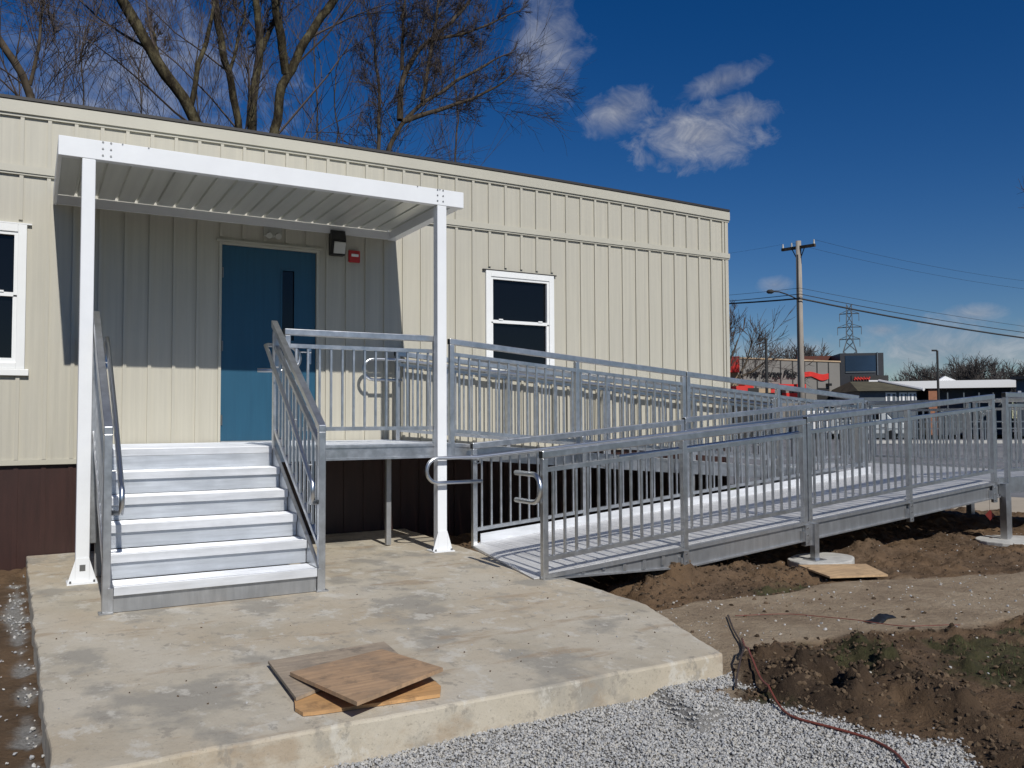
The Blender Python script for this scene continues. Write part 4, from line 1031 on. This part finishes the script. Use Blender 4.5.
wire(W_((600, 303), (800, 298.5), (1120, 349)), .04, 'thickest black overhead cable crossing the pole below the street light arm', .25)
wire(W_((600, 304), (800, 294), (1120, 343)), .017, 'thin overhead wire just above the thickest black cable', .25)
wire(W_((600, 300), (800, 288), (1120, 338)), .009, 'faint overhead wire level with the street lamp head', .2)
wire([a.lerp(b, .97)+V((0, 0, .28)), atD(1130, 290, D+14)], .006, 'faint wire running right from the right end of the crossarm', .45)
wire([a.lerp(b, .3)+V((0, 0, .28)), atD(1130, 299, D+14)], .006, 'faint wire running right from the middle of the crossarm', .45)
wire([a.lerp(b, .03)+V((0, 0, .28)), atD(600, 262, D+16)], .004, 'faint wire running left from the left end of the crossarm', .3)
def lamp(px, top, d, label, w=7):
    p = atD(px, 400, d); pz = atD(px, top, d).z; t = thing('parking_lamp', (p.x, p.y, -.2), label, 'street lamp', 'dark parking lot lamps')
    g = MB(); g.tube([(p.x, p.y, -.2), (p.x, p.y, pz)], [.11, .08], 8); g.build('pole', M['joint'], t)
    q = atD(px-w, top, d); g = MB(); g.beam((p.x, p.y, pz), (q.x, q.y, pz+.02), .22, .12); g.build('lamp_head', M['joint'], t)
lamp(767, 338.5, 58, 'dark square-headed lamp post in front of the storage shop')
lamp(938.5, 350.5, 74, 'dark square-headed lamp post in front of the white roofed store')
# lattice tower
D2 = 300; c = atD(851, 400, D2); zt = atD(851, 304.5, D2).z
tw_ = thing('lattice_tower', (c.x, c.y, -.2), 'grey steel lattice transmission tower far behind the roofs', 'transmission tower')
M['steel'] = mat('tower_steel', (.10, .11, .12), .6)
e = V((c.y-CAM.y, -(c.x-CAM.x), 0)).normalized(); e2 = V((-e.y, e.x, 0)); c = V((c.x, c.y, 0))
def tp(a, b, z): h = 3.4*(1-z/zt)+.7 if z < zt*.62 else .75+1.0*(1-z/zt); return c+e*a*h+e2*b*h+V((0, 0, z))
g = MB(); lv = [0, .15, .28, .4, .5, .6, .68, .76, .84, .92, 1.0]
for i in range(len(lv)-1):
    za, zb = lv[i]*zt, lv[i+1]*zt
    for sx, sy in ((-1,-1),(1,-1),(1,1),(-1,1)): g.tube([tp(sx, sy, za), tp(sx, sy, zb)], .16, 4)
    for (p, q) in (((-1,-1),(1,-1)), ((1,-1),(1,1)), ((1,1),(-1,1)), ((-1,1),(-1,-1))):
        g.tube([tp(*p, za), tp(*q, zb)], .09, 3); g.tube([tp(*q, za), tp(*p, zb)], .09, 3)
g.build('tower_frame', M['steel'], tw_)
for py, hw in ((313.5, 11), (327, 13.5), (339, 11.5)):
    z = atD(851, py, D2).z; hw = hw/3.7; g = MB()
    for s_ in (-1, 1):
        g.tube([c+V((0, 0, z)), c+e*s_*hw+V((0, 0, z-.1))], .15, 4); g.tube([c+V((0, 0, z+1.3)), c+e*s_*hw+V((0, 0, z))], .1, 3)
        g.tube([c+e*s_*hw+V((0, 0, z)), c+e*s_*hw+V((0, 0, z-2.6))], .12, 4)
    g.build('cross_arm', M['steel'], tw_)

# ================================================================== TREES
def rand_perp(d):
    a = V((random.gauss(0, 1), random.gauss(0, 1), random.gauss(0, 1))); a -= d*a.dot(d); return a.normalized()
def grow(gt, gc, p, d, L, r, lvl, maxl, upb=.15, thin=.02, spread=.65, side=None):
    """one branch: curved tube then children"""
    n = 4 if lvl < 3 else 3; pts = [p]; rr = [r]; dd = d.copy()
    for i in range(n):
        dd = (dd+rand_perp(dd)*.12+V((0, 0, upb*.35))).normalized(); p = p+dd*(L/n); pts.append(p); rr.append(max(thin*.5, r*(1-.62*(i+1)/n)))
    (gt if r > .06 else gc).tube(pts, rr, 6 if r > .06 else (4 if r > .02 else 3), cap=False)
    if lvl >= maxl: return
    k = [3, 4, 5, 5, 4, 3][min(lvl, 5)]
    for i in range(k):
        t = .3+.7*(i+random.random())/k; f_ = t*n; j = min(n-1, int(f_)); q = pts[j].lerp(pts[j+1], f_-j)
        base = (pts[j+1]-pts[j]).normalized(); a = spread*(.6+.6*random.random())
        nd = (base*math.cos(a)+rand_perp(base)*math.sin(a)+V((0, 0, upb))).normalized()
        grow(gt, gc, q, nd, L*(.50+.25*random.random()), max(thin, rr[j]*(.5+.15*random.random())), lvl+1, maxl, upb, thin, spread)
def guided_tree(label, yplane, limbs, extra=(), mats=('bark', 'twig'), maxl=4, kids=9, tw=.010, Lk=.42, group='bare trees standing behind the building', name='bare_tree', seed=1, spread=.7, upb=.12):
    """limbs: list of (polyline px, r0 px, r1 px); the first starts the trunk and is carried to the ground"""
    random.seed(seed); gt, gc = MB(), MB(); base = None
    for li, (pl, r0, r1) in enumerate(limbs):
        pts = []
        off = 0
        for i, (x, y) in enumerate(pl):
            p = atY(x, y, yplane+ (0 if li == 0 else (random.Random(seed*7+li).random()-.5)*2.2*(i/len(pl)))); pts.append(p)
        dep = (pts[0]-CAM).dot(cF)/F
        if li == 0 or len(pl[0]) == 2 and limbs[li][0][0][1] > limbs[0][0][0][1]-12 and False:
            pts = [V((pts[0].x-(pts[1].x-pts[0].x)*1.5, pts[0].y, -.4)), V((pts[0].x-(pts[1].x-pts[0].x)*.9, pts[0].y, pts[0].z*.6))]+pts; base = pts[0]
        # smooth
        seg = [(pts[i+1]-pts[i]).length for i in range(len(pts)-1)]; tt = sum(seg); n = max(8, int(tt/.35)); P_ = []
        for q_i in range(n+1):
            d_ = tt*q_i/n; i = 0
            while i < len(seg)-1 and d_ > seg[i]: d_ -= seg[i]; i += 1
            P_.append(pts[i].lerp(pts[i+1], min(1, d_/seg[i])))
        for _ in range(3): P_ = [P_[0]]+[(P_[k-1]+P_[k]*2+P_[k+1])/4 for k in range(1, n)]+[P_[-1]]
        n += 1
        P_ = [p if k == 0 else p+V((noise.noise(V((k*.4, li, seed))), noise.noise(V((k*.4, li+9, seed))), 0))*.10*min(1, k/4) for k, p in enumerate(P_)]
        R_ = [dep*(r0+(r1-r0)*(i/(n-1))**.8)*(1+.12*noise.noise(V((i*.9, li, seed)))) for i in range(n)]
        if li == 0: R_[0] *= 1.3
        gt.tube(P_, R_, 9, cap=False)
        tot = sum((P_[i+1]-P_[i]).length for i in range(n-1)); start = 0.12 if li else min(.7, 6.0/tt+.12)
        kk = max(3, int(kids*(.5+.5*min(1, tot/6))))
        for c_ in range(kk):
            t = start+(1-start)*(c_+random.random())/kk; j = min(n-2, int(t*(n-1))); q = P_[j]; b_ = (P_[j+1]-P_[j]).normalized()
            a = spread*(.6+.7*random.random()); nd = (b_*math.cos(a)+rand_perp(b_)*math.sin(a)+V((0, 0, upb))).normalized()
            grow(gt, gc, q, nd, tot*Lk*(.5+.6*random.random())*(1.15-.5*t), max(.015, R_[j]*.26), 1, maxl, upb, tw, .6)
        e_ = (P_[-1]-P_[-3]).normalized(); grow(gt, gc, P_[-1], e_, min(tot*Lk*.8, 1.1), R_[-1]*.9, 1, maxl, upb, tw, .5)
    t = thing(name, base, label, 'tree', group)
    gt.build('trunk', M[mats[0]], t, smooth=True); gc.build('crown', M[mats[1]], t)
    return t
guided_tree('bare tree with a thick leaning limb rising left behind the canopy', 15, [([(205, 130), (190, 110), (160, 66), (138, 28), (118, -10), (95, -50)], 7.5, 5), ([(160, 66), (155, 48), (154, 32)], 2.5, 1.5), ([(190, 110), (200, 60), (212, 20), (220, -30)], 3, 1.5)], kids=5, seed=3, maxl=4, tw=.007, mats=('bark_mottled', 'twig'))
guided_tree('bare tree with two mossy upright trunks left of the forked one', 16, [([(240, 132), (236, 100), (226, 72), (219, 30), (212, -20), (208, -60)], 4.8, 3.2), ([(252, 132), (252, 95), (262, 50), (256, 0), (250, -50)], 4.8, 3), ([(228, 75), (240, 40), (245, 0)], 2, 1)], kids=5, seed=5, mats=('bark_mottled', 'twig'))
guided_tree('bare tree whose thick mossy trunk forks into a wide V', 16.5, [([(273, 138), (280, 95), (288, 72), (305, 42), (330, 5), (360, -40)], 6.5, 3.8), ([(286, 74), (282, 40), (274, 8), (270, -50)], 4.5, 3.5), ([(262, 50), (270, 30), (276, 15)], 3, 2)], kids=5, seed=8, mats=('bark_mottled', 'twig'))
guided_tree('spreading bare tree with long low limbs reaching right over the roof', 18, [([(385, 158), (392, 140), (402, 122), (420, 105), (440, 92), (465, 76), (488, 64)], 5, 1.4),
    ([(402, 122), (430, 112), (460, 104), (482, 95), (503, 82)], 3, 1.0), ([(400, 120), (400, 85), (410, 60), (430, 40), (455, 18), (480, -10)], 3.4, 1.4),
    ([(402, 70), (402, 40), (405, 0)], 2.2, 1.2), ([(422, 102), (430, 60), (434, 30), (440, -10)], 2.2, 1.1), ([(430, 40), (460, 35), (485, 26), (508, 16)], 2, .8), ([(378, 158), (380, 110), (378, 70), (372, 30)], 2.2, 1)], kids=16, seed=12, maxl=4, tw=.0075, Lk=.255, upb=.05)
guided_tree('bare leaning tree at the far left behind the roof', 17, [([(35, 110), (28, 82), (14, 58), (0, 40), (-20, 15)], 6, 3.5), ([(30, 85), (38, 60), (40, 20), (45, -20)], 2, 1)], kids=6, seed=21, mats=('bark', 'twig'))
for i, (x, h, s_, yy, lb) in enumerate([(82, 25, 31, 24, 'slim bare tree second from the left edge behind the roof'), (140, 45, 32, 26, 'slender bare tree just left of the leaning limb'), (196, 40, 33, 25, 'slender bare tree between the leaning limb and the mossy trunks'),
        (335, 62, 34, 24, 'small twiggy bare tree between the V-forked and the spreading tree'), (18, 20, 36, 27, 'tall twiggy bare tree rising at the left edge'), (315, 20, 37, 30, 'tall faint bare tree behind the V-forked trunk'), (455, 30, 38, 27, 'faint bare tree behind the spreading crown')]):
    guided_tree(lb, yy, [([(x, 160), (x+3, (160+h)/2+20), (x-2, h+30), (x+4, h)], 2.0, .5)], kids=16, seed=s_, Lk=.34, tw=.007, maxl=3, upb=.22, spread=.8)
# tree by the shop, seen past the building corner
guided_tree('dark bare tree with low reaching limbs beside the building corner', 33, [([(716, 425), (726, 388), (738, 378), (752, 372), (765, 362)], 3, .9), ([(726, 388), (730, 360), (738, 340)], 1.6, .7), ([(738, 378), (748, 358), (752, 340)], 1.3, .6), ([(724, 380), (722, 350), (730, 325)], 1.6, .7)], kids=8, seed=41, tw=.02, maxl=3, group='bare trees beyond the car park', Lk=.5)
# tree just past the right edge
guided_tree('bare tree whose twigs reach in at the right edge of the view', 10, [([(1120, 430), (1115, 300), (1100, 230), (1072, 205), (1050, 195)], 6, 1), ([(1100, 240), (1070, 232), (1048, 228)], 2, .8)], kids=7, seed=44, tw=.012, maxl=3, group='bare trees beyond the car park', Lk=.16)
# far trees: three kinds, copied
def far_tree(name, label, h, seed, w=.7):
    random.seed(seed); gt, gc = MB(), MB()
    gt.tube([(0, 0, -.3), (.1, 0, h*.22), (0, .1, h*.4)], [.35, .28, .2], 7, cap=False)
    for k in range(9):
        a = k*2.4; t = .2+.2*k/9; d = V((math.cos(a)*w, math.sin(a)*w, 1)).normalized()
        grow(gt, gc, V((0, 0, h*t)), d, h*.34, .14, 1, 4, .12, .045, .65)
    t = thing(name, (0, 0, 0), label, 'tree', 'distant bare trees along the horizon')
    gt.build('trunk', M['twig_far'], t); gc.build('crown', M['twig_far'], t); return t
kinds = [far_tree('distant_tree', '', 13, 51), far_tree('distant_tree', '', 13, 52, 1.0), far_tree('distant_tree', '', 13, 53, .5)]
spots = [(786, 344, 130, 'two faint rounded bare trees behind the storage shop roof, left of the utility pole'), (942, 357, 170, 'bare tree directly behind the right-hand parking lamp'), (968, 358, 160, 'broad bare tree above the middle of the white roof'), (984, 357, 165, 'broad bare tree right of the middle of the white roof'),
         (1002, 366, 190, 'low bare tree near the right end of the white roof'), (1019, 363, 150, 'bare tree above the blue grey house at the right edge'), (918, 367, 190, 'low dark bare tree left of the right-hand parking lamp'), (902, 371, 200, 'lowest bare tree just right of the navy block'), (810, 347, 150, 'faint bare tree directly right of the utility pole'), (955, 364, 180, 'small bare tree between the parking lamp and the broad trees')]
for i, (px, py, d, lb) in enumerate(spots):
    p = atD(px, py, d); s_ = (p.z+.2)/12.0; k = kinds[i % 3]
    if i < 3: o = k; o.location = (p.x, p.y, -.2); o.rotation_euler = (0, 0, i*1.7); o.scale = (s_,)*3; o['label'] = lb
    else: dup_tree(k, (p.x, p.y, -.2), i*1.9, s_, lb)
kinds[0]['label'] = 'faint rounded bare tree behind the storage shop roof, left of the utility pole'
# hazy wood on the horizon
random.seed(77); g = MB()
for k in range(9000):
    px = random.uniform(640, 1300); d = random.uniform(210, 290); p = atD(px, 400, d)
    hgt = 8.5+2.5*noise.noise(V((px*.02, 1, 1)))+2*noise.noise(V((px*.09, 5, 1))); z = random.random()**.7*hgt
    q = V((p.x, p.y, z)); dr = V((random.gauss(0, .6), random.gauss(0, .6), 1)).normalized()*random.uniform(1, 2.6); w_ = rand_perp(dr.normalized())*.11
    g.add([q-w_, q+w_, q+dr], [(0, 1, 2)])
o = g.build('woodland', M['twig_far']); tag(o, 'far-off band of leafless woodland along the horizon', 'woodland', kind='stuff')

# ================================================================== LIGHT AND SKY
L = V((.065, 1, -.85)).normalized()
sd = bpy.data.lights.new('sun', 'SUN'); so = bpy.data.objects.new('sun', sd); COL.objects.link(so)
sd.energy = 3.9; sd.angle = math.radians(.53); sd.color = (1, .965, .90)
so.rotation_euler = L.to_track_quat('-Z', 'Y').to_euler(); so.location = (0, -20, 20)
w = bpy.data.worlds.new('World'); SC.world = w; w.use_nodes = True
N = w.node_tree.nodes; K = w.node_tree.links; bg = N['Background']
sky = N.new('ShaderNodeTexSky'); sky.sky_type = 'NISHITA'; sky.sun_disc = False
el = math.asin(-L.z); sky.sun_elevation = el
az_ = math.atan2(-L.x, -L.y); sky.sun_rotation = az_      # clockwise from +Y
sky.air_density = 1.0; sky.dust_density = .15; sky.ozone_density = 4.0; sky.altitude = 600
bg.inputs['Strength'].default_value = .056
tc = N.new('ShaderNodeTexCoord')
def vm(op, a, b=None):
    x = N.new('ShaderNodeVectorMath'); x.operation = op
    for i, s_ in enumerate((a, b)):
        if s_ is None: continue
        if isinstance(s_, (tuple, Vector)): x.inputs[i].default_value = tuple(s_)
        else: K.new(s_, x.inputs[i])
    return x.outputs['Value'] if op in ('DOT_PRODUCT', 'LENGTH') else x.outputs[0]
def mm(op, a, b=0, c=None, clamp=False):
    x = N.new('ShaderNodeMath'); x.operation = op; x.use_clamp = clamp
    for i, s_ in enumerate((a, b, c)):
        if s_ is None: continue
        if isinstance(s_, (int, float)): x.inputs[i].default_value = s_
        else: K.new(s_, x.inputs[i])
    return x.outputs[0]
dirn = vm('NORMALIZE', tc.outputs['Generated'])
def nz(scale, detail, rough, dist=0, seed=0, stretch=(1, 1, 1)):
    mp = N.new('ShaderNodeMapping'); mp.inputs['Location'].default_value = (seed, seed*.7, 0); mp.inputs['Scale'].default_value = stretch; K.new(dirn, mp.inputs[0])
    t = N.new('ShaderNodeTexNoise'); t.inputs['Scale'].default_value = scale; t.inputs['Detail'].default_value = detail; t.inputs['Roughness'].default_value = rough; t.inputs['Distortion'].default_value = dist
    K.new(mp.outputs[0], t.inputs[0]); return t.outputs['Fac']
n1 = nz(9, 9, .58, .4, 0, (1, 1, 1.5)); n2 = nz(30, 9, .66, .6, 3, (1, 1, 1.3))
def blob(px, py, wx, wy, soft, dens, nw=1.6, rot=0):
    c = ray(px, py).normalized(); a = V((c.y, -c.x, 0)).normalized(); b = a.cross(c); cr, sr = math.cos(rot), math.sin(rot); a, b = a*cr+b*sr, b*cr-a*sr
    u = mm('DIVIDE', vm('DOT_PRODUCT', dirn, a), wx/F); v = mm('DIVIDE', vm('DOT_PRODUCT', dirn, b), wy/F)
    fr = mm('GREATER_THAN', vm('DOT_PRODUCT', dirn, c), .5)
    r = mm('SQRT', mm('ADD', mm('MULTIPLY', u, u), mm('MULTIPLY', v, v)))
    s_ = mm('SUBTRACT', 1, r); s_ = mm('ADD', s_, mm('MULTIPLY', mm('SUBTRACT', n1, .5), nw)); s_ = mm('ADD', s_, mm('MULTIPLY', mm('SUBTRACT', n2, .5), nw*.95))
    s_ = mm('DIVIDE', s_, soft, clamp=True); s_ = mm('MULTIPLY', mm('MULTIPLY', s_, dens), fr)
    return s_, v
blobs = [blob(696, 138, 66, 34, 1.0, .97, 1.3), blob(738, 114, 38, 17, 1.2, .75, 1.4), blob(616, 112, 38, 24, 1.2, .72, 1.3, .35), blob(722, 80, 48, 13, 1.2, .55, 1.3, .28), blob(545, 45, 36, 60, 1.1, .55, 1.6),
         blob(120, 70, 130, 70, 1.1, .5, 2.0), blob(950, 350, 170, 32, 1.1, .55, 2.2), blob(882, 330, 22, 10, 1.0, .6, 1.2), blob(975, 314, 28, 10, 1.0, .55, 1.2), blob(775, 285, 18, 10, 1.0, .5, 1), blob(800, 348, 80, 14, 1.0, .45, 1.5)]
tot = None
for s_, v in blobs: tot = s_ if tot is None else mm('MAXIMUM', tot, s_)
hs_ = N.new('ShaderNodeHueSaturation'); hs_.inputs['Hue'].default_value = .512; hs_.inputs['Saturation'].default_value = 1.36; hs_.inputs['Value'].default_value = 1.0; K.new(sky.outputs[0], hs_.inputs['Color'])
shade = N.new('ShaderNodeMapRange'); K.new(n2, shade.inputs[0]); shade.inputs['From Min'].default_value = .3; shade.inputs['From Max'].default_value = .7; shade.inputs['To Min'].default_value = 0; shade.inputs['To Max'].default_value = 1
cc = N.new('ShaderNodeMix'); cc.data_type = 'RGBA'; K.new(shade.outputs[0], cc.inputs[0]); cc.inputs[6].default_value = (3.6, 3.9, 4.9, 1); cc.inputs[7].default_value = (8.6, 8.8, 9.4, 1)
mx = N.new('ShaderNodeMix'); mx.data_type = 'RGBA'; K.new(tot, mx.inputs[0]); K.new(hs_.outputs[0], mx.inputs[6]); K.new(cc.outputs[2], mx.inputs[7])
K.new(mx.outputs[2], bg.inputs[0])

SC.view_settings.view_transform = 'Standard'; SC.view_settings.look = 'None'; SC.view_settings.exposure = 0; SC.view_settings.gamma = 1
SC.view_settings.use_curve_mapping = False
SC.cycles.use_denoising = True
try: SC.cycles.denoiser = 'OPENIMAGEDENOISE'
except Exception: pass
SC.cycles.max_bounces = 6
